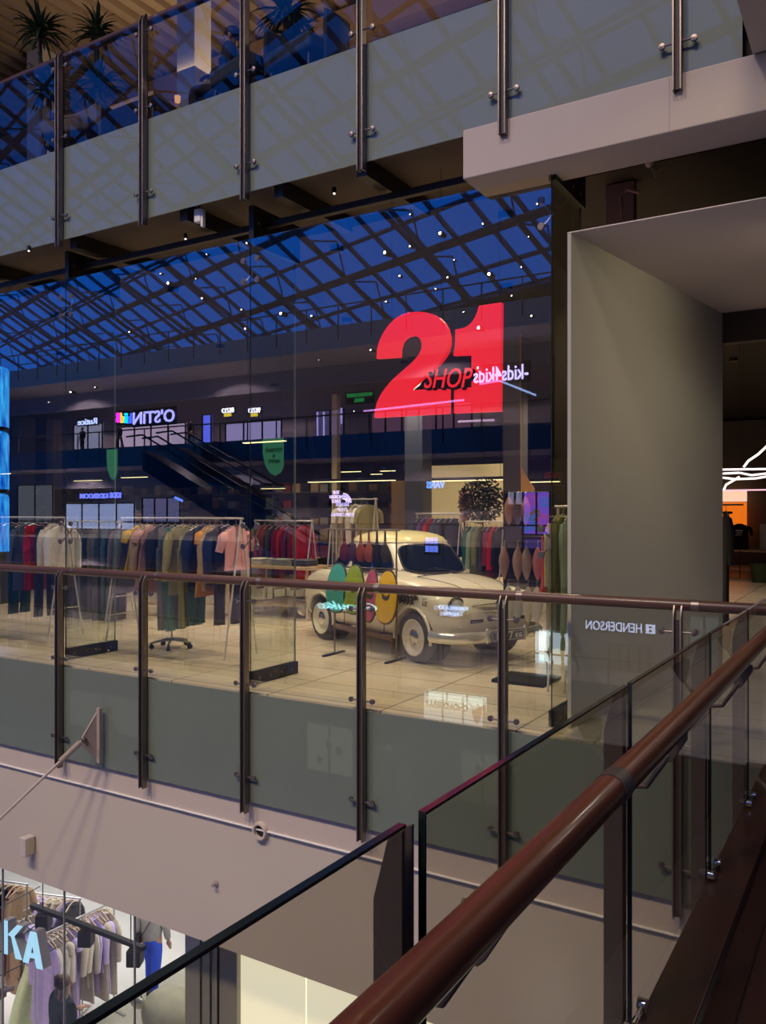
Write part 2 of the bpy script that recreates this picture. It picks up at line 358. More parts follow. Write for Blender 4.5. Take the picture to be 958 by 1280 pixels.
for i, y in enumerate(py_):
    A = gp(y-.02); t = thing('walkway_post', 'flat steel post of the walkway railing, %s' % wl[i], 'railing post', (A.x, A.y, 0), math.atan2(gd.y, gd.x))
    for s in (0, 1):
        b = MB(); x0 = s*.034
        b.prism([(x0, .018, -.95), (x0, .080, -.95), (x0, .080, GTOP-.15), (x0, .048, GTOP-.03), (x0, .018, GTOP-.015)], (.009, 0, 0)); b.build('post_plate', M_STEELD, t, bevel=.002)
    for z in (.06, -.5):
        for s in (-1, 1):
            b = MB(); b.tube([(.02+s*.01, -.02, z), (.02+s*.075, -.02, z)], .008, 8); b.lathe((.02+s*.075, -.034, z), (0,1,0), [(.001,0),(.02,.004),(.02,.03),(.001,.034)], 14); b.build('clamp', M_CHROME, t)
    # plate that carries the handrail, inside of the glass
    b = MB(); pl = [(.014, -.09, .955), (.014, -.100, .890), (.014, -.120, .875), (.014, -.135, .89), (.014, -.175, .955), (.014, -.175, .985), (.014, -.09, .985)]; b.tube([(.02, .03, .78), (.02, -.05, .79), (.02, -.12, .90)], .009, 8)
    b.prism(pl, (.01, 0, 0)); b.build('handrail_bracket', M_STEELD, t, bevel=.003)
t = thing('handrail', 'thick glossy red-brown wooden handrail of the walkway, nearest the camera', 'handrail', (0,0,0))
H0 = Vector((-.548, -.3, 1.012)); H1 = Vector((-.535, 5.86, 1.012))
b = MB(); b.tube([H0, H1], .037, 40); b.build('rail', M_RAILW, t)
for y in (1.93,):
    k = (y-H0.y)/(H1.y-H0.y); c = H0.lerp(H1, k); b = MB(); b.lathe(c - Vector((0,.035,0)), (0,1,0), [(.037,0),(.0395,0),(.0395,.07),(.037,.07)], 40); b.build('collar', M_STEELD, t)
b = MB(); b.lathe((H1.x, H1.y-.16, 1.012), (0,1,0), [(.037,0),(.0395,0),(.0395,.05),(.037,.05)], 30); b.build('collar', M_STEELD, t)
# ================================================================ SMALL FIXTURES ON THE FASCIA
c = at_y(38, 1055, 5.90)
t = thing('wall_sensor', 'small boxy beige sensor on the wide plaster fascia', 'sensor', (c.x, 5.925, c.z))
b = MB(); b.prism([(-.055,0,-.11),(.055,0,-.11),(.055,0,.10),(-.055,0,.10)], (0,-.13,0)); b.build('housing', mat('beige_plastic', (.55,.48,.43), .5), t, bevel=.012)
b = MB(); b.box((.0552,-.11,-.09),(.0585,-.02,.08)); b.build('side_lens', mat('warm_plastic', (.62,.52,.34), .4), t)
c = at_y(325, 1039, 5.90)
t = thing('pipe_outlet', 'round beige pipe outlet under the ledge line', 'pipe outlet', (c.x, 5.93, c.z))
b = MB(); b.lathe((0,0,0), (0,-1,0), [(.085,0),(.085,.03),(.075,.05),(.058,.05),(.058,.01)], 28); b.build('collar', mat('beige_pipe', (.55,.47,.40), .6), t)
b = MB(); b.lathe((0,0,0), (0,-1,0), [(.001,.0),(.057,.0),(.057,.012),(.001,.012)], 24); b.build('bore', M_BLACK, t)
c = at_y(268, 1106, 5.90)
t = thing('sprinkler_nub', 'tiny grey sprinkler nub on the plaster fascia', 'sprinkler', (c.x, 5.93, c.z))
b = MB(); b.lathe((0,0,0), (0,-1,0), [(.001,0),(.03,0),(.028,.012),(.012,.02),(.012,.045),(.02,.05),(.001,.055)], 14); b.build('nub', mat('grey_nub', (.30,.25,.24), .5), t)
# stay rod with triangular plate
pT = at_y(124, 884, 5.84); pB = at_y(124, 952, 5.84); pm = at_y(121, 922, 5.80)
t = thing('stay_rod', 'beige steel stay rod bolted to a triangular plate', 'stay rod', (pm.x, 5.80, pm.z))
L = lambda v: v - Vector((pm.x, 5.80, pm.z))
b = MB(); q = [L(pT)+Vector((0,-.005,0)), L(pB)+Vector((0,-.005,0)), Vector((-.085,-.15,-.03)), Vector((-.07,-.13,.03))]
b.prism(q, (.02,0,0)); b.build('gusset', mat('stay_paint', (.36,.29,.24), .6), t)
b = MB(); b.box((-.01, -.0, L(pB).z), (.04, .03, L(pT).z)); b.build('wall_plate', mat('stay_paint', (.36,.29,.24), .6), t)
far = at_y(-70, 1090, 4.9) - Vector((pm.x, 5.80, pm.z)); s0 = Vector((-.06,-.12,.0)); dd = (far-s0)
b = MB(); b.tube([s0+dd*.02, s0+dd*.16], .030, 10); b.build('fork', mat('stay_paint', (.36,.29,.24), .6), t)
b = MB(); b.tube([s0, s0+dd], .016, 10); b.build('rod', mat('rod_paint', (.50,.42,.36), .5), t)
b = MB(); b.lathe(s0+Vector((-.02,0,0)), (1,0,0), [(.001,0),(.022,0),(.022,.06),(.001,.06)], 12); b.build('pin', M_STEELD, t)
# white sensor and spot under the upper balcony
c = at_y(249, 270, 5.98)
t = thing('ceiling_sensor', 'small white sensor hanging under the upper balcony', 'sensor', (c.x, 5.98, 4.655))
b = MB(); b.tube([(0,0,0),(0,0,c.z-4.655+.05)], .012, 8); b.build('stem', M_BLACKM, t)
b = MB(); b.cbox((0,0,c.z-4.655), (.085,.06,.13)); b.build('body', M_WHITE, t, bevel=.01)
b = MB(); b.cbox((.05,0,c.z-4.655-.03), (.03,.04,.17)); b.build('clip', M_WHITE, t, bevel=.005)
for i, (px, py) in enumerate(((36, 318), (232, 303), (418, 246), (570, 236), (806, 206))):
    c = at_z(px, py-6, 4.56); t = thing('downlight', ['tiny downlight under the upper balcony at the far left', 'tiny downlight below the white ceiling sensor', 'tiny downlight left of the pale bulkhead', 'tiny downlight beside the bulkhead corner', 'tiny downlight above the grey ceiling wing'][i], 'lamp', (c.x, c.y, 4.60))
    b = MB(); b.lathe((0,0,-.05), (0,0,1), [(.001,0),(.022,0),(.02,.05),(.001,.06)], 14); b.build('can', M_BLACKM, t)
    b = MB(); b.ell((0,0,-.055), (.010,.010,.008), 10, 6); b.build('bulb', emis('bulb_glow', (1,.95,.85), 3), t)
# pipes and bracket in the void at right
c = at_y(775, 252, 7.3)
for i, (px, wd, lab) in enumerate(((768, .16, 'grey vertical duct plate behind the wing ceiling'), (786, .10, 'beige vertical duct plate behind the wing ceiling'))):
    c = at_y(px, 252, 7.4); b = MB(); b.box((c.x-wd/2, 7.4, 3.82), (c.x+wd/2, 7.5, 4.57)); tag(b.build('duct_plate', mat('duct_grey', (.22,.18,.155), .6), bevel=.01), lab, 'duct')
pp = [at_y(778, 275, 7.25), at_y(776, 245, 7.25), at_y(784, 237, 7.25), at_y(800, 241, 7.25)]
b = MB(); b.tube(pp, .014, 8); tag(b.build('conduit', mat('pale_conduit', (.30,.26,.22), .5)), 'bent pale conduit above the wing ceiling', 'pipe')
pp = [at_y(812, 204, 7.0), at_y(818, 216, 7.0), at_y(822, 226, 7.0)]
t = thing('ceiling_camera', 'small pale dome camera hanging in the dark void', 'camera', pp[0])
b = MB(); b.ell((0,0,0), (.035,.035,.035), 14, 8); b.build('dome', M_WHITE, t)
b = MB(); b.tube([(0,0,0), (.03,0,-.06), (.05,.0,-.12)], .010, 8); b.tube([(.03,0,-.09),(.10,0,-.07)], .008, 6); b.build('arm', mat('pale_conduit', (.30,.26,.22), .5), t)

for i, px in enumerate((30, 150, 285, 400, 500)):
    q = at_y(px, 300, 6.6); b = MB(); b.box((q.x-.05, 5.96, 4.50), (q.x+.05, 7.1, 4.655)); tag(b.build('soffit_beam', M_BLACK), ['black beam under the upper balcony at the far left','black beam right of the first fin bracket','black beam beside the white ceiling sensor','black beam right of the second fin bracket','black beam left of the pale bulkhead'][i], 'beam')
b = MB(); b.tube([at_y(392, 238, 6.7), at_y(440, 243, 6.7), at_y(455, 239, 6.75), at_y(520, 228, 6.75)], .015, 8); tag(b.build('ceiling_cable', mat('cable_brown', (.07,.055,.045), .6)), 'loose brown cable under the upper balcony', 'cable')
b = MB(); b.box((-13, 6.30, 4.40), (-2.9, 6.36, 4.46)); tag(b.build('ceiling_pipe', M_BLACKM), 'long black pipe under the upper balcony', 'pipe')
# ================================================================ THE 21 SIGN
YS = 6.22
def c21(x, y): p = at_y(460 + x/5.322, 370 + y/5.322, YS); return p
two = [(58,415),(62,350),(78,295),(105,240),(140,190),(180,152),(225,124),(275,108),(330,104),(385,108),(435,122),(475,145),(507,178),(530,220),(542,270),(541,320),(528,370),(500,418),(465,458),(425,492),(385,527),(345,562),(305,596),(275,628),(400,620),(535,617),(535,781),(290,795),(42,809),(46,765),(58,715),(80,665),(115,612),(160,560),(212,512),(262,470),(306,430),(338,390),(356,350),(358,315),(348,285),(328,267),(300,261),(270,266),(242,283),(222,310),(212,350),(208,406)]
one = [(740,64),(888,42),(884,400),(880,766),(726,772),(572,779),(573,700),(575,618),(690,607),(690,390),(568,396),(576,352),(581,300),(582,222),(620,217),(655,205),(685,182),(708,150),(727,108)]
M_RED = mat('red_lit_sign', (.75, .02, .04), .4, emit=1.05, ecol=(.80, .010, .020))
ctr = c21(460, 430)
t = thing('shop_sign', 'big glowing red 21 sign with SHOP across it behind the glass', 'sign', ctr)
for nm, pl in (('digit_two', two), ('digit_one', one)):
    b = MB(); b.prism([c21(*q)-ctr for q in pl], (0,.05,0)); b.build(nm, M_RED, t, smooth=False)
base = c21(532, 556) - ctr; tl = c21(375, 560); tr_ = c21(692, 552)
wS = (tr_-tl).length
gap = [(395,500),(470,440),(545,372),(690,384),(692,612),(575,622),(534,622),(400,626),(275,633),(330,585)]
b = MB(); b.prism([c21(*q)-ctr+Vector((0,.051,0)) for q in gap], (0,.01,0)); b.build('black_backing', mat('flat_black', (.006,.006,.006), .95, spec=.05), t, smooth=False)
for nm, m, off, bd, dx in (('shop_lettering_shadow', mat('flat_black', (.006,.006,.006), .95, spec=.05), -.010, .020, .012), ('shop_lettering', M_RED, -.022, .002, 0)):
    o = text_mesh(nm, 'SHOP', .36, m, .004, bd, .22, t)
    o.rotation_euler = (PI/2, -math.atan2(tr_.z-tl.z, tr_.x-tl.x), 0); 
    o.location = base + Vector((dx, off, -dx))
    bx = max(v.co.x for v in o.data.vertices)-min(v.co.x for v in o.data.vertices); bz = max(v.co.y for v in o.data.vertices)-min(v.co.y for v in o.data.vertices)
    s = wS/bx if nm == 'shop_lettering' else wS*1.05/bx
    hS = (c21(530, 492)-c21(530, 622)).length
    o.scale = (s, hS/bz*(1.0 if nm == 'shop_lettering' else 1.1), 1)
for q in ((140, 190), (470, 145), (860, 60)):
    pt = c21(*q) - ctr; b = MB(); b.tube([pt+Vector((0,.05,0)), Vector((pt.x,.05,4.55-ctr.z))], .003, 5); b.build('hanging_wire', M_BLACKM, t)
# ================================================================ CAR
def car():
    M_PAINT = mat('cream_car_paint', (.74, .68, .54), .28, coat=.7, var=.03, scale=2)
    M_ROOF = mat('yellowed_roof_paint', (.74, .66, .34), .28, coat=.7)
    M_CGL = mat('car_window_glass', (.008,.010,.014), .06, spec=.8)
    M_RUB = mat('tyre_rubber', (.018,.017,.016), .75)
    M_WRIM = mat('wheel_cream', (.66,.62,.52), .4, coat=.3)
    M_INT = mat('wheel_well', (.02,.018,.016), .9)
    t = thing('car', 'small cream vintage car with rounded nose parked inside the shop', 'car', (-5.085, 9.0, 0), math.atan2(-.416, .909))
    # --- lower body
    def sec(x, w, zb, zs, zt):     # half section from bottom centre over the shoulder to top centre
        hp = [(0, zb), (w*.55, zb), (w*.90, zb+.02), (w*.985, zb+.10), (w, zb+.24), (w*1.0, (zb+zs)/2+.06), (w*.985, zs-.10), (w*.93, zs-.03), (w*.82, zs+.005), (w*.62, zs+(zt-zs)*.55), (w*.33, zs+(zt-zs)*.88), (0, zt)]
        return [Vector((x, -y, z)) for y, z in hp] + [Vector((x, y, z)) for y, z in reversed(hp[1:-1])]
    stn = [(-1.655,.36,.44,.60,.62), (-1.645,.50,.36,.68,.71), (-1.60,.585,.30,.76,.80), (-1.48,.635,.26,.84,.88), (-1.25,.665,.24,.89,.94), (-.95,.685,.23,.91,.96), (-.5,.695,.22,.92,.96), (0,.70,.22,.91,.95), (.45,.70,.22,.895,.935), (.75,.695,.23,.88,.93), (1.0,.685,.24,.85,.905), (1.25,.665,.25,.80,.865), (1.45,.63,.27,.745,.81), (1.57,.585,.30,.68,.745), (1.635,.50,.35,.60,.66), (1.655,.36,.42,.54,.58)]
    b = MB(); b.loft([sec(*s) for s in stn]); body = b.build('body', [M_PAINT], t, sub=2)
    # wheel arch cutters (evaluated into the mesh)
    dg = bpy.context.evaluated_depsgraph_get
    cut = MB()
    for wx in (-1.01, 1.01):
        for s in (-1, 1):
            y0, y1 = sorted((s*.38, s*.9)); ring = [(wx+.335*math.cos(a), .275+.335*math.sin(a)) for a in [2*PI*k/40 for k in range(40)]]
            cut.loft([[Vector((x, y0, z)) for x, z in ring], [Vector((x, y1, z)) for x, z in ring]])
    co = cut.build('cutter', M_INT, smooth=False); co.matrix_world = Matrix.Identity(4)
    bo = body.modifiers.new('arch', 'BOOLEAN'); bo.operation = 'DIFFERENCE'; bo.solver = 'EXACT'; bo.object = co
    body.parent = None
    me = bpy.data.meshes.new_from_object(body.evaluated_get(dg())); body.modifiers.clear(); body.data = me; body.parent = t
    me.polygons.foreach_set('use_smooth', [True]*len(me.polygons)); me.set_sharp_from_angle(angle=math.radians(50))
    if len(me.materials) > 1: me.materials.pop()
    bpy.data.objects.remove(co)
    # dark wheel wells and arch lips
    for wx in (-1.01, 1.01):
        for s in (-1, 1):
            arc = [(wx+.337*math.cos(a), s*.688 if abs(wx)<2 else 0, .275+.337*math.sin(a)) for a in [math.radians(-8+196*k/24) for k in range(25)]]
            b = MB(); b.tube(arc, .016, 8); b.build('arch_lip', M_PAINT, t)
            b = MB(); b.lathe((wx, s*.385, .30), (0,s,0), [(.001,0),(.32,0),(.32,.01),(.001,.01)], 28); b.build('wheel_well', M_INT, t)
    # --- cabin by height rings
    def ring(z, n=48):
        k = (z-.88)/(1.30-.88); kk = min(max(k, 0), 1)
        xf = .74 - .44*kk; xr = -1.16 + .46*kk**1.2; hw = .635 - .125*kk
        return xf, xr, hw
    def cab(th, z, off=0.0):
        xf, xr, hw = ring(min(z, 1.30)); sc = 1.0
        if z > 1.30:
            q = min(1, (z-1.30)/.125); sc = math.sqrt(max(0, 1-q*q))
        c, s = math.cos(th), math.sin(th); n = 3.4
        rr = (abs(c)**n + abs(s)**n)**(-1/n)
        a = (xf-xr)/2; cx = (xf+xr)/2
        return Vector((cx + (a*sc+off)*rr*c, (hw*sc+off)*rr*s, z))
    zs = [.86,.92,1.0,1.08,1.16,1.23,1.28,1.31,1.34,1.37,1.395,1.412,1.421,1.4245]
    N = 64
    b = MB(); b.loft([[cab(2*PI*k/N, z) for k in range(N)] for z in zs[:7]], caps=False); b.build('cabin_pillars', M_PAINT, t)
    b = MB(); b.loft([[cab(2*PI*k/N, z) for k in range(N)] for z in zs[6:]]); b.build('roof', M_ROOF, t)
    b = MB(); 
    rg = [cab(2*PI*k/N, 1.288, .006) for k in range(N)]; b.tube(rg+[rg[0]], .010, 6, caps=False); b.build('drip_rail', M_PAINT, t)
    def win(nm, t0, t1, z0, z1, slope=0.0, off=.008, ex=4.5, skew=0.0):
        rings = []; nr, na = 8, 40
        def P(u, v):  # -1..1
            z = (z0+z1)/2 + v*(z1-z0)/2; th = (t0+t1)/2 + u*(t1-t0)/2*(1-slope*v) + skew*v
            return cab(th, z, off)
        def sq(a, r):
            c, s = math.cos(a), math.sin(a); k = (abs(c)**ex+abs(s)**ex)**(-1/ex); return c*k*r, s*k*r
        b = MB(); b.loft([[P(*sq(2*PI*j/na, max(i/nr, 1e-3))) for j in range(na)] for i in range(nr+1)], caps=False)
        w = b.build(nm, M_CGL, t)
        e = MB(); pts = [P(*sq(2*PI*j/na, 1.0)) for j in range(na)]; e.tube(pts+[pts[0]], .012, 6, caps=False); e.build('rubber_seal', M_RUB, w)
        return w
    # theta that gives a wanted x on the side
    def th_side(x, z, s):
        xf, xr, hw = ring(z); a = (xf-xr)/2; cx = (xf+xr)/2; lo, hi = .05, PI-.05
        for _ in range(40):
            mid = (lo+hi)/2
            if cab(mid, z).x > x: lo = mid
            else: hi = mid
        return s*(lo+hi)/2
    win('windshield', -.70, .70, .935, 1.262)
    win('rear_window', PI-.62, PI+.62, .99, 1.255)
    for s in (-1, 1):
        a0, a1 = sorted((th_side(.34, 1.1, s), th_side(-.33, 1.1, s))); win('door_window', a0, a1, .95, 1.255)
        a0, a1 = sorted((th_side(-.41, 1.1, s), th_side(-.80, 1.1, s))); win('rear_side_window', a0, a1, .97, 1.25)
    # door lines, handle, side trim
    for s in (-1,):
        b = MB()
        dl = [(.50,.28),(.50,.55),(.52,.80),(.515,.90)]; b.tube([(x, s*.708, z) for x, z in dl], .005, 5); b.tube([(-.37, s*.705, z) for z in (.26,.5,.75,.905)], .005, 5)
        b.tube([(x, s*.708, .262) for x in (-.37, 0, .5)], .005, 5); b.build('door_gap', M_INT, t)
        b = MB(); b.tube([(-.30, s*.70, .80), (-.27, s*.735, .80), (-.17, s*.735, .80), (-.14, s*.70, .80)], .010, 6); b.build('door_handle', M_CHROME, t)
        b = MB(); b.tube([(-1.35,s*.676,.90),(-.9,s*.695,.925),(-.4,s*.70,.932),(.2,s*.70,.925),(.7,s*.70,.905)], .008, 6); b.build('belt_moulding', M_CHROME, t)
    b = MB(); b.box((-.64,-.71,.19),(.66,-.66,.25)); b.build('sill', mat('brown_sill', (.16,.09,.06), .6), t, bevel=.01)
    # front fenders and headlights
    for s in (-1, 1):
        fx = [(.62,.02),(.75,.075),(.95,.125),(1.15,.15),(1.35,.155),(1.48,.145),(1.545,.125)]
        b = MB(); b.loft([[Vector((x, s*.50 + r*1.05*math.cos(a), (.80-.10*(x-.6)) - .02 + r*math.sin(a) - r*.42)) for a in [2*PI*k/20 for k in range(20)]] for x, r in fx]); b.build('fender', M_PAINT, t)
        hc = Vector((1.54, s*.50, .635))
        b = MB(); b.lathe(hc, (1, 0, .05), [(.118,-.05),(.120,.0),(.112,.025),(.100,.032),(.098,.020)], 28); h = b.build('headlight_ring', M_CHROME, t)
        b = MB(); b.lathe(hc, (1, 0, .05), [(.099,.0),(.097,.022),(.075,.042),(.04,.052),(.001,.056)], 24); b.build('headlight_lens', mat('headlight_lens', (.62,.64,.62), .12, .1, spec=1), t)
        b = MB(); b.ell((1.60, s*.49, .435), (.022,.032,.026), 14, 8); b.build('indicator', mat('milky_lens', (.6,.58,.52), .2), t)
    # hood seam, hood ridge, nose trim
    b = MB()
    seam = [(.78,-.44,.915),(1.05,-.40,.895),(1.30,-.34,.858),(1.50,-.26,.79),(1.575,-.18,.755)]
    b.tube(seam, .004, 5); b.tube([(x,-y,z) for x,y,z in seam], .004, 5); b.tube([(.78,-.44,.918),(.80,-.2,.932),(.805,0,.937),(.80,.2,.932),(.78,.44,.918)], .004, 5)
    b.build('hood_gap', M_INT, t)
    b = MB(); b.tube([(.82,0,.938),(1.1,0,.895),(1.35,0,.845),(1.52,0,.785)], .006, 6); b.build('hood_ridge', M_PAINT, t)
    b = MB(); b.tube([(1.60,-.36,.64),(1.652,-.16,.66),(1.665,0,.665),(1.652,.16,.66),(1.60,.36,.64)], .012, 8); b.tube([(1.632,-.30,.595),(1.668,-.12,.60),(1.675,0,.60),(1.668,.12,.60),(1.632,.30,.595)], .009, 8)
    b.lathe((1.655,0,.665),(1,0,.2),[(.001,.03),(.035,.025),(.04,0),(.001,0)],16); b.build('nose_trim', M_CHROME, t)
    for s in (-1, 1):
        b = MB(); b.box((1.585, s*.30-.09, .475), (1.655, s*.30+.09, .515)); b.build('grille_slot', M_INT, t, bevel=.01)
    # bumpers
    for fx, nm in ((1, 'front_bumper'), (-1, 'rear_bumper')):
        pts = [(1.38,-.72,.335),(1.52,-.70,.335),(1.66,-.60,.335),(1.735,-.40,.335),(1.765,0,.335),(1.735,.40,.335),(1.66,.60,.335),(1.52,.70,.335),(1.38,.72,.335)]
        rings = []
        for i, p in enumerate(pts):
            p = Vector(p); d = (Vector(pts[min(i+1,8)])-Vector(pts[max(i-1,0)])).normalized(); o_ = Vector((d.y,-d.x,0))
            if o_.dot(Vector((1,0,0))) < 0 and abs(p.y) < .6: o_ = -o_
            prof = [(-.012,-.062),(.012,-.058),(.030,-.035),(.036,0),(.030,.035),(.012,.058),(-.012,.062)]
            rings.append([Vector(((p+o_*a).x*fx, (p+o_*a).y, p.z+c)) for a, c in prof])
        b = MB(); b.loft(rings); bu = b.build(nm, mat('pale_chrome', (.70,.68,.60), .22, .7), t)
        for s in (-1, 1):
            b = MB(); b.ell((1.775*fx, s*.27, .35), (.028,.026,.085), 14, 10); b.build('overrider', mat('pale_chrome', (.70,.68,.60), .22, .7), bu)
    # licence plate
    b = MB(); b.box((1.795, -.235, .285), (1.807, .235, .395)); b.box((1.80,-.24,.28),(1.805,.24,.40)); pl = b.build('licence_plate', M_BLACK, t)
    M_PT = mat('plate_white', (.75,.75,.70), .5)
    b = MB(); 
    for a_, c_ in (((1.8072,-.225,.382),(1.810,.225,.386)),((1.8072,-.225,.294),(1.810,.225,.298)),((1.8072,-.225,.294),(1.810,-.221,.386)),((1.8072,.221,.294),(1.810,.225,.386))): b.box(a_, c_)
    b.build('plate_border', M_PT, pl)
    for s_, sz, y, z in (('15-77', .105, -.060, .340), ('ЮБ', .062, .150, .332)):
        o = text_mesh('plate_lettering', s_, sz, M_PT, .0015, .001, 0, pl); o.rotation_euler = (PI/2, 0, PI/2); o.location = (1.809, y, z)
    # wheels
    for wx in (-1.01, 1.01):
        for s in (-1, 1):
            w = bpy.data.objects.new('wheel', None); COL.objects.link(w); w.parent = t; w.location = (wx, s*.60, .275)
            b = MB(); b.lathe((0,0,0), (0,s,0), [(.17,-.065),(.235,-.075),(.262,-.06),(.275,-.03),(.275,.03),(.262,.06),(.235,.073),(.20,.070),(.185,.055)], 40, False); 
            tyre = b.build('tyre', M_RUB, w)
            b = MB(); b.lathe((0,0,0), (0,s,0), [(.001,-.05),(.186,-.05),(.196,.055),(.203,.074),(.192,.078),(.180,.050),(.160,.028),(.128,.026),(.112,.050),(.085,.058),(.001,.060)], 36); b.build('rim', M_WRIM, w)
            b = MB(); b.lathe((0,0,0), (0,s,0), [(.090,.052),(.086,.066),(.060,.080),(.030,.086),(.001,.088)], 30); b.build('hubcap', M_CHROME, w)
    # wipers and mirror
    for y in (-.30, .16):
        b = MB(); c0 = Vector((.735, y, .925)); b.tube([c0, c0+Vector((-.01,-.06,.035)), c0+Vector((-.075,-.28,.075))], .006, 6); b.tube([c0+Vector((-.00,-.00,.03)), c0+Vector((-.085,-.34,.062))], .004, 5); b.build('wiper', M_BLACK, t)
    # black brush lettering on the front wing (unreadable scrawl) with a small square face
    b = MB(); random.seed(3)
    FXR = [(.62,.02),(.75,.075),(.95,.125),(1.15,.15),(1.35,.155),(1.48,.145),(1.545,.125)]
    def wy(x, z):
        base = -.7005 if x < .8 else -.7005 + (x-.8)*.05
        if x > .62:
            for (x0, r0), (x1, r1) in zip(FXR, FXR[1:]):
                if x0 <= x <= x1: r = r0+(r1-r0)*(x-x0)/(x1-x0); break
            else: r = .12
            zc = .80-.10*(x-.6)-.02-r*.42; q = r*r-(z-zc)**2
            if q > 0: base = min(base, -(.50+1.05*math.sqrt(q)))
            if x > .95: base = min(base, -.70 + (x-.95)*.09)
        return base
    def stroke(p, r=.008): b.tube([(x, wy(x, z)-.004, z) for x, z in p], r, 6)
    for k in range(9):
        x = .56+k*.062; stroke([(x, .735+.014*math.sin(k*2)), (x+.025, .755), (x+.045, .765), (x+.022, .715), (x+.015, .69), (x+.05, .715), (x+.066, .725)], .009)
    for k in range(7):
        x = .60+k*.066; stroke([(x-.01, .665+.01*math.cos(k*2)), (x+.03, .690), (x+.055, .70), (x+.02, .655), (x+.005, .64), (x+.05, .66)], .010)
    stroke([(.53+.06*k,.705+.01*math.sin(k)) for k in range(11)], .006)
    sq = [(1.20,.645),(1.20,.69),(1.26,.69),(1.26,.645),(1.20,.645)]; stroke(sq, .005); stroke([(1.208,.712),(1.214,.716)], .008); stroke([(1.245,.712),(1.251,.716)], .008); stroke([(1.215,.665),(1.245,.665)], .004)
    b.build('brush_lettering', M_BLACK, t)
    return t
car()
# ================================================================ OVAL BOARDS ON A STAND
tb = thing('display_stand', 'slim grey display stand holding oval boards beside the car', 'display stand', (0,0,0))
YB = 7.95
pa = at_y(408, 660, YB); pb = at_y(500, 660, YB)
tb.location = (pa.x, YB, 0)
b = MB(); W = pb.x-pa.x
b.tube([(0,0,1.45),(W,0,1.45)], .010, 8); b.build('top_rail', M_STEELD, tb)
for x in (.10, W-.06):
    b = MB(); b.tube([(x,.03,.02),(x,.03,1.45)], .010, 8); b.build('upright', M_STEELD, tb)
    b = MB(); b.box((x-.02,-.20,0),(x+.02,.22,.02)); b.build('foot', M_BLACKM, tb)
b = MB(); b.tube([(.04,-.01,1.02),(W-.02,-.01,1.02)], .008, 8); b.tube([(.04,-.01,.50),(W-.02,-.01,.50)], .008, 8); b.build('hook_rail', M_STEELD, tb)
specs = [('teal', (.06,.42,.36), 421, 705, 765, .28), ('olive green', (.30,.42,.03), 442, 707, 767, .26), ('pink', (.52,.10,.20), 463, 712, 777, .17), ('yellow', (.78,.48,.02), 483, 714, 779, .27)]
for nm, col, px, y0, y1, w in specs:
    pt = at_y(px, y0, YB-.06); pm = at_y(px, y1, YB-.06); h = pt.z-pm.z; zc = (pt.z+pm.z)/2
    t = thing('oval_board', '%s oval board with a dark mark, hung beside the car door' % nm, 'board', (pt.x, YB-.05, zc), group='oval boards beside the car')
    t.rotation_euler = (0, math.radians(6), 0)
    pts = []
    for k in range(40):
        a = 2*PI*k/40; s_ = math.sin(a); ww = w/2*(1 - .12*s_)
        pts.append(Vector((ww*math.copysign(abs(math.cos(a))**.85, math.cos(a)), 0, h/2*s_)))
    b = MB(); b.loft([[p*.97 for p in pts], [p+Vector((0,-.006,0)) for p in pts], [p+Vector((0,-.016,0)) for p in pts], [p*.95+Vector((0,-.022,0)) for p in pts]]); b.build('deck', mat('board_'+nm, col, .45, var=.12, scale=6), t)
    b = MB(); b.loft([[p*1.07+Vector((0,.012,0)) for p in pts], [p*1.07+Vector((0,.001,0)) for p in pts]]); b.build('rim', mat('board_rim', (.10,.09,.07), .6), t)
    b = MB()
    for sx in (-1, 1):
        b.prism([(sx*.015, -.0225, h*.02), (sx*.055, -.0225, h*.09), (sx*.045, -.0225, -h*.02), (sx*.012, -.0225, -h*.07)], (0,-.004,0))
    b.ell((0,-.024,-.01), (.02,.004,.03), 12, 6); b.build('dark_mark', mat('board_mark', (.06,.06,.04), .6), t)
    b = MB(); b.tube([(0,.01,h/2-.01),(0,.02,1.02-zc+.02)] if 1.02-zc>h/2 else [(0,.0,h/2),(0,.03,h/2-.03)], .004, 5); b.build('hook', M_STEELD, t)
cols = [('dark red', (.12,.02,.03)), ('plum', (.07,.03,.06)), ('rust', (.26,.06,.03)), ('coral', (.32,.09,.07)), ('black', (.02,.02,.03)), ('charcoal', (.05,.045,.05))]
for i, (nm, col) in enumerate(cols):
    px = 431 + i*10.2; p = at_y(px, 664, YB)
    t = thing('hanging_pouch', '%s drawstring pouch hanging over the oval boards, %s of six' % (nm, ['first', 'second', 'third', 'fourth', 'fifth', 'last'][i]), 'pouch', (p.x, YB-.005, 1.435), group='pouches above the oval boards')
    b = MB(); rr = [(.012,0),(.016,-.10),(.022,-.14),(.05,-.19),(.062,-.25),(.055,-.31),(.03,-.345),(.004,-.35)]
    b.loft([[Vector((r*math.cos(a), r*.55*math.sin(a), z)) for a in [2*PI*k/16 for k in range(16)]] for r, z in rr]); b.build('bag', fabric('pouch_'+nm.replace(' ', '_'), col), t)
    b = MB(); b.tube([(0,0,0),(-.02,0,.012),(0,0,.028),(.014,0,.014),(0,-.01,-.02)], .003, 5); b.build('cord', M_BLACKM, t)
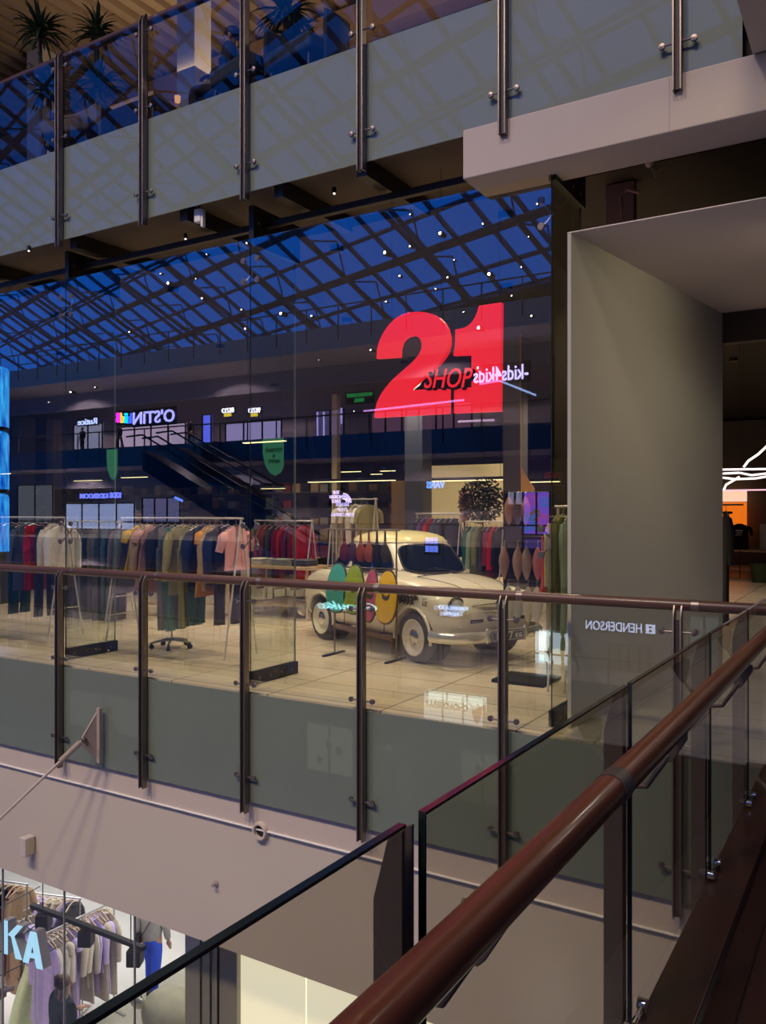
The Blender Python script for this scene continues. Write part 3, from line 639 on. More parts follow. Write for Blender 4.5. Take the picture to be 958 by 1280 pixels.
# ================================================================ GARMENTS
def body_rings(prof, thick, ph, fold=0.0, n=20, yoff=0.0, xoff=0.0):
    rings = []
    for i, (w, z) in enumerate(prof):
        r = []
        k = i/(len(prof)-1)
        for j in range(n):
            a = 2*PI*j/n; f = fold*k*math.sin(a*5+ph)
            r.append(Vector((xoff + (thick*(.7+.3*k)+f)*math.sin(a) + .02*k*math.sin(ph+k*3), yoff + (w + f)*math.cos(a), z)))
        rings.append(r)
    return rings
def garment(kind, m, parent, length, ph):
    b = MB()
    if kind in ('shirt', 'tee', 'coat', 'dress'):
        L = length; fl = {'shirt':.0,'tee':.0,'coat':.02,'dress':.08}[kind]
        prof = [(.06,-.07),(.085,-.085),(.15,-.11),(.205,-.145),(.215,-.20),(.205,-.30),(.205+fl*.3,-.30-(L-.3)*.4),(.21+fl*.7,-.30-(L-.3)*.75),(.215+fl,-L)]
        b.loft(body_rings(prof, .035, ph, .012))
        sl = {'shirt':.50,'tee':.20,'coat':.56,'dress':.12}[kind]
        for s in (-1, 1):
            p0 = Vector((0, s*.185, -.155)); p1 = Vector((.01, s*.25, -.155-sl*.35)); p2 = Vector((.02*math.sin(ph), s*(.255 if sl > .3 else .28), -.155-sl))
            b.tube([p0, p0.lerp(p1,.5)+Vector((0,s*.012,0)), p1, p1.lerp(p2,.5), p2], [.05,.062,.058,.05,.045], 10, flat=.8)
        if kind in ('shirt', 'coat'): b.torus((0,0,-.078), (0,0,1), .06, .018, 14, 6)
    elif kind == 'trousers':
        L = length
        b.loft(body_rings([(.165,-.09),(.17,-.11),(.175,-.16),(.19,-.26),(.195,-.36)], .035, ph, .006))
        for s in (-1, 1):
            b.loft(body_rings([(.095,-.33),(.09,-.45),(.082,-.60),(.078,-.75),(.076,-L*.9),(.078,-L)], .032, ph+s, .012, yoff=s*.102, xoff=.01*s))
    elif kind == 'skirt':
        b.loft(body_rings([(.13,-.08),(.14,-.12),(.19,-.3),(.24,-.5),(.29,-length)], .05, ph, .03, 30))
    o = b.build('cloth', m, parent)
    return o
M_WIRE = mat('hanger_wire', (.55,.50,.45), .35, .8)
M_HWOOD = mat('hanger_wood', (.50,.36,.22), .5)
def hanger(par, wood=False, half=.19):
    b = MB(); hk = [(0,0,-.05),(0,0,-.012),(0,.016,.004),(0,.012,.022),(0,-.006,.026),(0,-.018,.014)]
    b.tube(hk, .0035, 6); r = .011 if wood else .0045
    b.tube([(0,-half,-.115),(0,-half*.5,-.075),(0,0,-.05),(0,half*.5,-.075),(0,half,-.115)], r, 6)
    if not wood: b.tube([(0,-half,-.115),(0,half,-.115)], r, 6)
    return b.build('hanger', M_HWOOD if wood else M_WIRE, par)
def rack(lab, x0, x1, y, ztop, legs=True, m=None, splay=.28, along='x'):
    m = m or mat('rack_white', (.62,.58,.52), .4, .3)
    t = thing('clothes_rack', lab, 'clothes rack', (x0, y, 0), 0 if along == 'x' else PI/2); L = x1-x0
    b = MB(); b.tube([(0,0,ztop),(L,0,ztop)], .014, 10); b.build('rail', m, t)
    if legs:
        for x in (.03, L-.03):
            for s in (-1, 1):
                b = MB(); b.tube([(x, 0, ztop), (x, s*splay, .0)], .012, 8); b.build('leg', m, t)
            b = MB(); b.tube([(x,-splay*.75,.38),(x,splay*.75,.38)], .009, 6); b.build('crossbar', m, t)
    return t
KN = {'shirt':'long-sleeved top', 'tee':'T-shirt', 'coat':'long coat', 'dress':'dress', 'trousers':'pair of trousers', 'skirt':'flared skirt'}
def hang_row(items, y, z, where, group, tilt=0.15, wood=False, along='x', fixed=0.0):
    # items: (coordinate, colour name, colour, kind, length)
    n = len(items)
    for i, (x, cn, col, kind, L) in enumerate(items):
        nb = []
        if i > 0: nb.append('%s %s' % (items[i-1][1], KN[items[i-1][3]].replace('pair of ', '')))
        if i < n-1: nb.append('%s %s' % (items[i+1][1], KN[items[i+1][3]].replace('pair of ', '')))
        pos = 'between %s and %s' % tuple(nb) if len(nb) == 2 else ('first on the left, beside %s' % nb[0] if i == 0 else 'last on the right, beside %s' % nb[0])
        if n == 1: pos = ''
        lab = '%s %s %s, %s' % (cn, KN[kind].replace('pair of ', ''), where, pos)
        ws = lab.replace(',', '').split()
        if len(ws) > 16: lab = ' '.join(('%s %s %s, %s' % (cn, KN[kind].replace('pair of ', ''), where, ('after ' + nb[0]) if i else 'first on the left')).split()[:16])
        loc = (x, y, z-.02) if along == 'x' else (fixed, x, z-.02)
        t = thing('hanging_' + {'shirt':'shirt','tee':'t_shirt','coat':'coat','dress':'dress','trousers':'trousers','skirt':'skirt'}[kind], lab, {'shirt':'top','tee':'T-shirt','coat':'coat','dress':'dress','trousers':'trousers','skirt':'skirt'}[kind], loc, random.uniform(-tilt, tilt) + (0 if along == 'x' else PI/2), group)
        garment(kind, fabric(cn.replace(' ', '_').replace('-', '_'), col), t, L, random.uniform(0, 6)); hanger(t, wood, .17 if kind == 'trousers' else .19)
C = {'rust brown':(.16,.045,.015),'dark teal':(.015,.05,.07),'slate blue':(.06,.085,.14),'crimson':(.42,.012,.012),'navy':(.012,.022,.06),'cream':(.62,.56,.46),'grey':(.20,.20,.20),'blue-grey':(.14,.17,.21),'black':(.010,.010,.011),'mauve grey':(.20,.17,.22),'mustard yellow':(.58,.38,.03),'dusty pink':(.52,.27,.23),'dark green':(.015,.085,.06),'sea green':(.05,.20,.17),'khaki':(.34,.30,.13),'orange':(.58,.24,.02),'light pink':(.70,.34,.34),'denim blue':(.05,.10,.18),'dark red':(.20,.01,.015),'brick red':(.30,.03,.02),'charcoal':(.05,.05,.05),'olive':(.16,.17,.08),'maroon':(.16,.02,.05),'purple':(.13,.05,.20),'pale green':(.22,.30,.22),'tan':(.42,.28,.15),'lilac':(.50,.40,.66),'beige':(.58,.50,.40),'pale lime':(.62,.72,.40),'white':(.72,.70,.68),'sand':(.52,.44,.34)}
def L_of(px, py, Y, z): return max(.3, z - at_y(px, py, Y).z)
RZ = 1.575
RY = 7.25
rowA = [(4,'rust brown','coat',708),(14,'grey','trousers',752),(24,'dark teal','trousers',764),(36,'slate blue','shirt',735),(46,'crimson','trousers',735),(57,'navy','trousers',768),(68,'cream','shirt',700),(78,'white','shirt',712)]
rowC = [(158,'mauve grey','coat',738),(166,'blue-grey','shirt',730),(175,'mustard yellow','dress',716),(184,'tan','shirt',722),(192,'dusty pink','dress',738),(202,'black','shirt',722),(210,'grey','trousers',784),(219,'sea green','trousers',785),(229,'khaki','coat',740),(238,'khaki','trousers',780),(246,'dark green','trousers',778),(254,'navy','shirt',730),(262,'orange','dress',742),(269,'tan','shirt',735),(277,'navy','shirt',728),(285,'black','trousers',778),(295,'light pink','tee',710)]
def mk(row, Y, z): return [(at_y(px, 700, Y).x, cn, C[cn], k, L_of(px, py, Y, z)) for px, cn, k, py in row]
rack('white clothes rack at the far left edge of the shop window', at_y(-60, 650, RY).x, at_y(84, 650, RY).x, RY, RZ)
hang_row(mk(rowA, RY, RZ), RY, RZ, 'on the far-left rack', 'clothes on the far-left rack', .25)
rack('white clothes rack ending in a light pink T-shirt', at_y(152, 650, RY).x, at_y(304, 650, RY).x, RY, RZ)
hang_row(mk(rowC, RY, RZ), RY, RZ, 'on the rack left of the car', 'clothes on the rack left of the car', .25)
rack('low clothes rack of dark jeans behind the first glass fin', at_y(82, 650, 8.7).x, at_y(152, 650, 8.7).x, 8.7, 1.50)
rowB = [(86+6*i, ('black','navy','charcoal','denim blue','slate blue')[(i*2) % 5], 'trousers', 768+((i*5) % 9)) for i in range(11)]
hang_row(mk(rowB, 8.7, 1.50), 8.7, 1.50, 'on the jeans rack', 'jeans on the rack behind the glass fin', .12)
rack('clothes rack with red garments far behind the car', at_y(318, 650, 11.3).x, at_y(392, 650, 11.3).x, 11.3, 1.50)
rowD = [(324+7*i, ('olive','brick red','rust brown','charcoal','dark red','crimson','maroon','dark red','crimson')[i], ('shirt','coat')[i % 2], 726+((i*7) % 10)) for i in range(9)]
hang_row(mk(rowD, 11.3, 1.5), 11.3, 1.5, 'on the red rack behind the car', 'red clothes behind the car', .1)
YD = 12.6
rack('pale clothes rack right behind the windshield of the car', at_y(520, 650, YD).x, at_y(578, 650, YD).x, YD, 1.62)
rowE = [(526+7*i, ('navy','purple','crimson','slate blue','navy','black','navy')[i], 'coat', 728+((i*3) % 7)) for i in range(7)]
hang_row(mk(rowE, YD, 1.62), YD, 1.62, 'on the rack behind the windshield', 'clothes behind the windshield', .1)
rack('pale clothes rack right of the car roof', at_y(582, 650, YD-.6).x, at_y(632, 650, YD-.6).x, YD-.6, 1.50)
rowF = [(588+6.5*i, ('dark green','pale green','olive','charcoal','maroon','crimson','black')[i], ('shirt','coat')[i % 2], 705+((i*11) % 26)) for i in range(7)]
hang_row(mk(rowF, YD-.6, 1.5), YD-.6, 1.5, 'on the rack right of the car roof', 'clothes right of the car roof', .1)
# cream tops bunched behind the board stand
rack('short clothes rack with cream tops behind the oval boards', at_y(415, 640, 10.9).x, at_y(472, 640, 10.9).x, 10.9, 1.85)
hang_row(mk([(428,'cream','tee',690),(436,'sand','tee',692),(444,'cream','shirt',694),(452,'white','tee',690),(460,'khaki','tee',688)], 10.9, 1.85), 10.9, 1.85, 'on the short rack behind the oval boards', 'cream tops behind the oval boards', .3)
# olive coats by the grey wall
rack('short clothes rack beside the tall grey wall', at_y(694, 650, 7.6).x, at_y(722, 650, 7.6).x, 7.6, 1.70)
hang_row([(at_y(697, 650, 7.6).x, 'olive', C['olive'], 'coat', 1.25), (at_y(704, 650, 7.6).x, 'khaki', (.26,.25,.14), 'coat', 1.3), (at_y(712, 650, 7.6).x, 'pale green', (.24,.26,.17), 'coat', 1.3)], 7.6, 1.70, 'beside the tall grey wall', 'coats beside the grey wall', .5)
# ================================================================ POINTED HANGING CUSHION-LIKE ITEMS ON A BLACK STAND
YH = 7.7
t = thing('accessory_stand', 'tall black accessory stand at the right end of the shop glass', 'display stand', (at_y(632, 700, YH).x, YH, 0)); Wd = at_y(686, 700, YH).x - at_y(632, 700, YH).x
for x in (0, Wd):
    b = MB(); b.box((x-.015,-.015,0),(x+.015,.015,1.86)); b.build('upright', M_BLACKM, t)
for z in (1.84, 1.36, .98): 
    b = MB(); b.tube([(0,-.02,z),(Wd,-.02,z)], .009, 8); b.build('hook_bar', M_BLACKM, t)
b = MB(); b.box((-.04,-.25,0),(Wd+.04,.25,.03)); b.build('base', M_BLACKM, t)
b = MB(); b.box((0.02,.0,.95),(Wd-.02,.012,1.84)); b.build('back_panel', mat('near_black_panel', (.018,.016,.02), .6), t)
rows = [(1.84, [(637, 'terracotta', (.40,.19,.12)), (648, 'dark brown', (.10,.06,.05)), (658, 'terracotta pink', (.46,.22,.19))], 1.0),
        (1.36, [(631, 'tan', (.44,.27,.17)), (648, 'speckled tan', (.46,.29,.17)), (659, 'speckled sand', (.44,.33,.20)), (673, 'coral', (.55,.20,.16))], 1.15),
        (.98, [(636, 'off-white', (.55,.52,.46)), (648, 'pale grey', (.42,.41,.37)), (661, 'speckled cream', (.55,.50,.42)), (672, 'dotted cream', (.58,.52,.46))], 1.25)]
for ri, (z, its, sc_) in enumerate(rows):
    for i, (px, cn, col) in enumerate(its):
        p = at_y(px, 700, YH-.05)
        t = thing('pointed_slipper', '%s pointed slipper hanging in the %s row of the black stand' % (cn, ('top', 'middle', 'bottom')[ri]), 'slipper', (p.x, YH-.06, z), group='pointed slippers on the black stand')
        b = MB(); prof = [(.006,-.04),(.022,-.07),(.040,-.12),(.046,-.17),(.040,-.22),(.028,-.27),(.012,-.31),(.003,-.325)]
        b.loft([[Vector((r*1.1*math.cos(a)*sc_, r*.6*math.sin(a), zz*sc_)) for a in [2*PI*k/16 for k in range(16)]] for r, zz in prof])
        o = b.build('sole', mat('slipper_'+cn.replace(' ', '_').replace('-', '_'), col, .8, var=.35, scale=90), t)
        b = MB(); b.tube([(0,0,-.05),(0,.0,.0),(0,.03,.012)], .003, 5); b.build('loop', M_WIRE, t)
p = at_y(680, 730, YH-.1)
b = MB(); b.loft(body_rings([(.05,.0),(.055,-.2),(.05,-.45),(.055,-.58)], .02, 1, .008)); o = b.build('hanging_scarf', fabric('coral_red', (.62,.07,.06)), loc=(p.x, YH-.10, 1.42)); tag(o, 'long coral red scarf at the right edge of the black stand', 'scarf')
# ================================================================ CASTOR STAND
p = at_z(215, 810, .0)
t = thing('castor_stand', 'five-armed castor base of a clothes stand under the trousers', 'castor stand', (p.x, p.y, 0))
b = MB(); b.tube([(0,0,.09),(0,0,1.35)], .014, 10); b.build('pole', mat('pole_grey', (.55,.52,.48), .4, .4), t)
for k in range(5):
    a = 2*PI*k/5+.3; d = Vector((math.cos(a), math.sin(a), 0))
    b = MB(); b.tube([Vector((0,0,.11)), d*.15+Vector((0,0,.095)), d*.24+Vector((0,0,.075))], [.02,.016,.012], 8); b.build('arm', mat('arm_grey', (.30,.29,.28), .4, .6), t)
    b = MB(); b.lathe(d*.24+Vector((0,0,.03))-d.orthogonal().normalized()*0, d.cross(Vector((0,0,1))), [(.001,-.02),(.028,-.02),(.030,0),(.028,.02),(.001,.02)], 14); b.tube([d*.24+Vector((0,0,.08)), d*.24+Vector((0,0,.05))], .012, 6); b.build('castor', M_BLACK, t)
# ================================================================ TABLES, STOOLS, SHELVES BEHIND
def trestle(lab, x, y, w, d, h, rot=0, cat='table', name='display_table'):
    t = thing(name, lab, cat, (x, y, 0), rot)
    b = MB(); b.box((-w/2,-d/2,h-.04),(w/2,d/2,h)); b.build('table_top', M_OAK, t, bevel=.004)
    for sx in (-1, 1):
        for sy in (-1, 1):
            b = MB(); b.tube([(sx*(w/2-.08), sy*(d/2-.06), h-.04), (sx*(w/2-.0), sy*(d/2), 0)], .022, 8); b.build('leg', M_OAK, t)
    b = MB(); b.box((-w/2+.05,-d/2+.05,.18),(w/2-.05,d/2-.05,.20)); b.build('lower_shelf', M_OAK, t)
    return t
p = at_z(338, 772, 0); trestle('pale wooden display table with a lower shelf seen through the glass fin', p.x, p.y+.4, 1.5, .8, .80)
p = at_z(262, 772, 0); trestle('pale wooden stool-like stand behind the hanging trousers', p.x, p.y+.3, .55, .5, .75, .2, 'stand', 'wooden_stand')
p = at_z(185, 772, 0); trestle('pale wooden stand behind the yellow dress', p.x, p.y+.4, .6, .5, .8, .3, 'stand', 'wooden_stand')
for i, (px, py, hh, lab) in enumerate(((300, 772, 1.0, 'black shelf trolley behind the pink T-shirt'), (384, 772, .95, 'black shelf trolley left of the car'))):
    p = at_z(px, py, 0); t = thing('shelf_trolley', lab, 'shelf', (p.x-.1, p.y+1.6, 0), .1)
    for x in (-.35,.35):
        for y in (-.2,.2): 
            b = MB(); b.box((x-.012,y-.012,0),(x+.012,y+.012,hh)); b.build('upright', M_BLACKM, t)
    for z in (.15,.5,.85): 
        b = MB(); b.box((-.36,-.21,z),(.36,.21,z+.02)); b.build('shelf', M_OAK, t)
for i, (px, py, col, lab) in enumerate(((315,745,(.62,.56,.5),'white folded sweater on the pale wooden table'), (338,744,(.35,.36,.3),'grey-green folded sweater on the pale wooden table'), (362,745,(.10,.10,.12),'dark folded sweater on the pale wooden table'))):
    pt = at_z(338, 772, 0); b = MB(); x = pt.x-.5+i*.45
    for q in range(3): b.box((x-.15, pt.y+.2, .80+q*.035), (x+.15, pt.y+.52, .832+q*.035))
    tag(b.build('folded_sweater', fabric('fold%d' % i, col), bevel=.012), lab, 'sweater')
# plants, pink mannequin torso, backlit beige wall deep inside
def leafy(name, lab, loc, R, n, m, pot=None, stem=.0, leafL=.12, leafW=.03, seed=1, cat='plant', zsq=1.0):
    rnd = random.Random(seed); t = thing(name, lab, cat, loc); b = MB()
    for k in range(n):
        while True:
            v = Vector((rnd.uniform(-1,1), rnd.uniform(-1,1), rnd.uniform(-1,1)))
            if .05 < v.length < 1: break
        c = Vector((v.x*R, v.y*R, v.z*R*zsq + stem)); d = (v.normalized() *.3 + Vector((rnd.uniform(-.9,.9), rnd.uniform(-.9,.9), rnd.uniform(-.9,.5)))).normalized()
        x = d.cross(Vector((0,0,1))).normalized(); n_ = x.cross(d)
        q = [c, c+d*leafL*.35+x*leafW+n_*.01, c+d*leafL*.5-n_*.012, c+d*leafL, c+d*leafL*.35-x*leafW+n_*.01]
        b.add(q, [(0,1,2),(1,3,2),(0,2,4),(4,2,3)])
    b.build('foliage', m, t, smooth=False)
    b = MB(); b.tube([(0,0,0 if not pot else .2),(.02,.01,stem*.5),(0,0,stem+R*.5*zsq)], [.02,.016,.008], 7)
    for k in range(7):
        a = k*.9; b.tube([(0,0,stem*.8),(R*.5*math.cos(a), R*.5*math.sin(a), stem+R*.4*zsq*math.sin(k))], [.010,.004], 5)
    b.build('stem', mat('bark', (.10,.06,.035), .9), t)
    if pot: b = MB(); b.lathe((0,0,0),(0,0,1),[(.001,0),(.13,0),(.17,.30),(.18,.32),(.15,.32),(.14,.26),(.001,.26)],24); b.build('pot', pot, t)
    return t
M_LEAFD = mat('dark_leaf', (.022,.040,.016), .5, var=.4, scale=30)
p = at_y(603, 624, 13.4)
t_ = leafy('potted_tree', 'dark leafy potted tree standing behind the car roof', (p.x, 13.4, 0), .40, 1300, M_LEAFD, mat('clay_pot', (.2,.12,.08), .8), 1.85, .075, .02, 4)
p = at_y(568, 620, 15.5)
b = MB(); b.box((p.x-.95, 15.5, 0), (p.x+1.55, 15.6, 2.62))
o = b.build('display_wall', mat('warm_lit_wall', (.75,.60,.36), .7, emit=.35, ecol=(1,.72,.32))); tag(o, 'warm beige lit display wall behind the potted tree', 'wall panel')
p = at_y(581, 622, 14.6)
t = thing('mannequin_torso', 'pink-clothed mannequin torso left of the potted tree', 'mannequin', (p.x, 14.6, 1.45))
b = MB(); b.loft(body_rings([(.10,.0),(.16,.1),(.17,.25),(.20,.40),(.21,.50),(.12,.56),(.05,.58)], .11, 0, .0)); b.build('torso', fabric('dusky_pink', (.50,.22,.20)), t)
b = MB(); b.lathe((0,0,.62),(0,0,1),[(.045,-.05),(.045,.03),(.001,.04)],16); b.tube([(0,0,0),(0,0,-1.45)], .018, 8); b.build('neck_and_pole', mat('dark_brown', (.09,.05,.04), .5), t)
p = at_y(505, 625, 15.0)
b = MB(); b.box((p.x-.30, 15.0, 0), (p.x+.38, 15.35, 2.3)); tag(b.build('wardrobe_panel', mat('brown_board', (.22,.14,.06), .6, var=.2)), 'brown board panel behind the car roof', 'panel')
# shop columns
for i, (px, py, Yc, w, lab, col) in enumerate(((517, 600, 14.3, .40, 'dark blue square column behind the car roof', (.10,.12,.16)), (640, 600, 13.0, .32, 'grey square column right of the potted tree', (.16,.15,.14)), (418, 600, 17.0, .16, 'slim pale column left of the brown board', (.5,.42,.28)), (20, 600, 16.0, .5, 'grey square column at the far left', (.14,.14,.15)), (62, 610, 17.0, .35, 'narrow beige column left of the jeans rack', (.30,.27,.22)))):
    p = at_y(px, py, Yc); b = MB(); b.box((p.x-w/2, Yc, 0), (p.x+w/2, Yc+w, 4.57)); b.box((p.x-w/2-.02, Yc-.02, 0), (p.x+w/2+.02, Yc+w+.02, .12)); tag(b.build('column', mat('column_%d' % i, col, .6), bevel=.01), lab, 'column')
# more shop fittings deep inside so the middle distance is busy: shelving walls with goods
rnd = random.Random(11)
for i, (px0, px1, Yw, lab) in enumerate(((-30, 130, 19, 'left'), (150, 300, 21, 'centre-left'), (330, 500, 20, 'centre'), (640, 700, 17, 'right'))):
    a = at_y(px0, 640, Yw); c = at_y(px1, 640, Yw); t = thing('wall_shelving', 'dark wall shelving with folded clothes deep in the shop, %s' % lab, 'shelving', (a.x, Yw, 0)); Ws = c.x-a.x
    b = MB(); b.box((0,.4,0),(Ws,.44,2.5)); b.build('back_board', mat('shelf_back', (.10,.09,.09), .8), t)
    for k in range(5): 
        b = MB(); b.box((0,0,.3+k*.48),(Ws,.4,.33+k*.48)); b.build('shelf', mat('shelf_dark', (.12,.09,.07), .7), t)
    g = MB(); n = int(Ws/.34); mats_ = [fabric('stock%d' % q, c_) for q, c_ in enumerate(((.3,.28,.25),(.05,.06,.10),(.25,.04,.04),(.08,.12,.09),(.35,.25,.12),(.02,.02,.02)))]
    for k in range(5):
        for q in range(n):
            if rnd.random() < .25: continue
            g.mi = rnd.randrange(6); hh = rnd.uniform(.12,.36); g.box((.05+q*.34,.04,.331+k*.48),(.33+q*.34,.34,.331+k*.48+hh))
    o = g.build('folded_stock', mats_, t); o['kind'] = 'stuff'
# linear ceiling lights in the shop
LL = ['warm linear light over the far-left clothes rack', 'warm linear light over the jeans rack', 'warm linear light over the yellow dress', 'long warm linear light above the cream tops', 'short warm linear light behind the long one above the cream tops', 'short warm linear light right of the slim pale column', 'short warm linear light just above the brown board', 'long warm linear light above the potted tree', 'warm linear light above the black accessory stand', 'second warm linear light deeper above the potted tree', 'short warm linear light over the flower screen', 'warm linear light below the green banner', 'warm linear light crossing the top of the green banner']
lin = [(2, 42, 592, 18), (93, 127, 601, 20), (152, 184, 597, 20), (386, 494, 602, 16), (427, 451, 590, 21), (476, 494, 589, 21), (464, 478, 593, 24), (532, 632, 601, 15), (640, 700, 603, 15), (540, 610, 587, 20), (646, 668, 606, 19), (327, 356, 611, 19), (305, 357, 553, 11)]
for i, (x0, x1, py, Y) in enumerate(lin):
    a = at_y(x0, py, Y); c = at_y(x1, py, Y); a.z = c.z = (a.z+c.z)/2
    t = thing('linear_light', LL[i], 'lamp', a, group='warm linear ceiling lights in the shop')
    L = c.x-a.x; b = MB(); b.box((0,-.05,.012),(L,.05,.07)); b.build('housing', M_BLACKM, t)
    b = MB(); b.box((0.01,-.045,0),(L-.01,.045,.012)); b.build('diffuser', emis('warm_tube', (1,.80,.38), 3.0), t)
    for x in (.1, L-.1): b = MB(); b.tube([(x,0,.07),(x,0,4.57-a.z)], .004, 5); b.build('wire', M_BLACKM, t)

q = at_y(651, 584, 12.9); q1 = at_y(669, 612, 12.9); q2 = at_y(652, 624, 12.9)
b = MB(); b.prism([q-q, q1-q, q2-q], (0,.015,0)); b.tube([Vector((0,0,0)), Vector((0,0,4.57-q.z))], .004, 5); tag(b.build('pennant', mat('orange_cloth', (.80,.38,.12), .8, emit=.12), loc=q, smooth=False), 'orange triangular pennant hanging above the flower screen', 'pennant')
# ================================================================ ACROSS THE ATRIUM (seen mirrored in the glass)
YO = -23.0; YW = -27.0
M_SLABB = mat('blue_grey_band', (.16,.20,.24), .3, coat=.3)
M_OWALL = mat('opposite_wall', (.34,.30,.32), .8)
M_OCEIL = mat('opposite_ceiling', (.50,.46,.46), .8)
for k in range(-2, 3):
    z = FZ*k
    b = MB(); b.box((-90, -34, z-.35), (20, YO, z)); st(b.build('floor_opposite', M_TILEG), 'floor slab across the atrium')
    b = MB(); b.box((-90, YO, z-1.15), (20, YO+.05, z+.02)); st(b.build('trim_10', M_SLABB if k < 2 else M_CREAM), 'slab edge band across the atrium')
    b = MB(); b.box((-90, -34, z-1.12), (20, YO-.01, z-1.05)); st(b.build('ceiling_opposite', M_OCEIL if k > -1 else M_VOID))
    if k < 2:
        b = MB(); b.box((-90, YW-3.2, z), (20, YW-3, z+4.46)); st(b.build('wall_opposite', M_OWALL))
        # open gallery beams
        b = MB(); b.box((-90, YW-.2, z+3.3), (20, YW, z+4.46)); st(b.build('wall_opposite_head', M_OWALL))
    if k > -2:
        t = thing('gallery_railing', 'dark gallery railing across the atrium, %s storey' % {-1:'lower', 0:'same', 1:'next', 2:'top'}[k], 'railing', (0, YO+.04, z))
        b = MB(); b.tube([(-85,0,1.05),(-4,0,1.05)], .04, 8); b.build('handrail', M_RAILF, t)
        b = MB(); 
        for i in range(38): b.box((-80+i*2.0-.03, 0, -.7), (-80+i*2.0+.03, .05, 1.05))
        b.build('posts', M_STEELD, t)
b = MB(); b.box((-90, -36, -12), (20, -34, 12.6)); st(b.build('wall_atrium_back', M_VOID))
b = MB(); b.box((-90.2, -36, -12), (-90, 46, 12.6)); st(b.build('wall_atrium_end', M_VOID))
# atrium pit floor
b = MB(); b.box((-90, -36, -2*FZ-.4), (20, 8, -2*FZ-.36)); st(b.build('floor_atrium', M_CONC))
# shop windows: (name, label, px0, px1, py_top, py_bot, plane, Yv, colour, strength)
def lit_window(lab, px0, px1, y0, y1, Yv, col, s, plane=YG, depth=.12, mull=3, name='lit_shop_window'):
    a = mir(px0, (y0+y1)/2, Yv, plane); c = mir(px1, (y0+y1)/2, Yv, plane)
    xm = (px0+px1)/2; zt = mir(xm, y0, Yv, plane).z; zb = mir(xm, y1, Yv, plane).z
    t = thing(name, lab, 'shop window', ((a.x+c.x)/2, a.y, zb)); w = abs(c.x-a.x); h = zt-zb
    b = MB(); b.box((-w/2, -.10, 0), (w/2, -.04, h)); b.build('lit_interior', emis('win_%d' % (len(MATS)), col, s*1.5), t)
    b = MB()
    for i in range(mull+1): x = -w/2 + w*i/mull; b.box((x-.04, -.04, 0), (x+.04, .03, h))
    b.box((-w/2, -.04, h-.05), (w/2, .03, h)); b.box((-w/2, -.04, 0), (w/2, .03, .06)); b.build('frame', M_BLACKM, t)
    return t, w, h
def sign(body, lab, px0, px1, py, hpx, Yv, col, s, plane=YG, bold=.01, shear=0, name='lit_sign', board=False):
    a = mir(px0, py, Yv, plane); c = mir(px1, py, Yv, plane)
    t = thing(name, lab, 'sign', ((a.x+c.x)/2, a.y, a.z*.5+c.z*.5))
    o = text_mesh('lettering', body, 1.0, emis('sign_%d' % len(MATS), col, s), .03, bold, shear, t); o.rotation_euler = (PI/2, 0, PI)
    me = o.data; xs = [v.co.x for v in me.vertices]; ys = [v.co.y for v in me.vertices]
    cx, cy = (max(xs)+min(xs))/2, (max(ys)+min(ys))/2
    for v in me.vertices: v.co.x -= cx; v.co.y -= cy
    w = abs(c.x-a.x); dist = (a - Vector((0, 2*plane, EYE))).length; h = hpx/F*dist*1.0
    o.scale = (w/(max(xs)-min(xs)), h/(max(ys)-min(ys)), 1)
    o.location = (0, .05, 0)
    b = MB(); b.box((-w/2-.1, -.06, -h*.7), (w/2+.1, -.0, h*.7)); b.build('backing', M_BLACKM, t)
    return t, w, h
VW = 38.0      # virtual plane of the far shopfronts
# level 1
lit_window('pink-white lit shop window under the multicoloured kids sign', 148, 232, 531, 558, VW, (.55,.42,.62), 1.6, mull=4)
lit_window('violet lit shop window under the two oval signs', 282, 352, 527, 556, VW, (.42,.36,.75), 1.5, mull=3)
lit_window('narrow blue glowing screen between the far shops', 253, 264, 518, 562, VW+.3, (.12,.16,1), 2.2, mull=1, name='glowing_screen')
lit_window('small white-blue shop window across the atrium at the left', 92, 128, 530, 562, VW, (.40,.42,.65), 1.0, mull=2)
t, w, h = sign("O'STIN", "blue-violet lit letters of the kids clothes shop across the atrium", 167, 219, 521, 15, VW-.4, (.30,.30,1.0), 7, bold=.012)
for i, (ch, col, px) in enumerate((('k', (.05,.10,1), 163), ('i', (0,.5,1), 158.5), ('d', (1,.45,.02), 154), ('s', (.9,.02,.9), 148.5))):
    sign(ch, 'single %s letter %s of the kids sign across the atrium' % (('blue','light blue','orange','magenta')[i], ch), px-2.5, px+2.2, 523-i*.3, 12, VW-.4, col, 7, bold=.03, name='lit_letter')
sign('Rutice', 'small white-blue lit sign across the atrium at the far left', 98, 122, 527, 7, VW-.4, (.45,.55,1.0), 5)
for px, lab in ((285, 'left'), (318, 'right')):
    t, w, h = sign('BIZO', 'white lit oval shop sign with yellow underline, %s of the pair' % lab, px-7, px+8, 513, 6, VW-.4, (.8,.8,1.0), 6, bold=.03)
    b = MB(); b.box((-w*.3, .04, -h*1.25), (w*.3, .08, -h*.6)); b.build('underline', emis('yellow_line', (1,.75,.05), 3), t)
sign('-kids4kids', 'violet-white lit kids4kids sign across the atrium', 593, 661, 467, 18, VW-.4, (.50,.42,1.0), 9, bold=.006)
def neon(lab, p0, p1, Yv, col, s, plane=YG, r=.05):
    a = mir(*p0, Yv, plane); c = mir(*p1, Yv, plane)
    b = MB(); b.tube([a, c], r, 8); tag(b.build('neon_line', emis('neon_%d' % len(MATS), col, s)), lab, 'neon light')
neon('pink-blue neon line left of the kids4kids sign', (455, 514), (580, 500), VW-1.5, (.75,.35,1), 3.2)
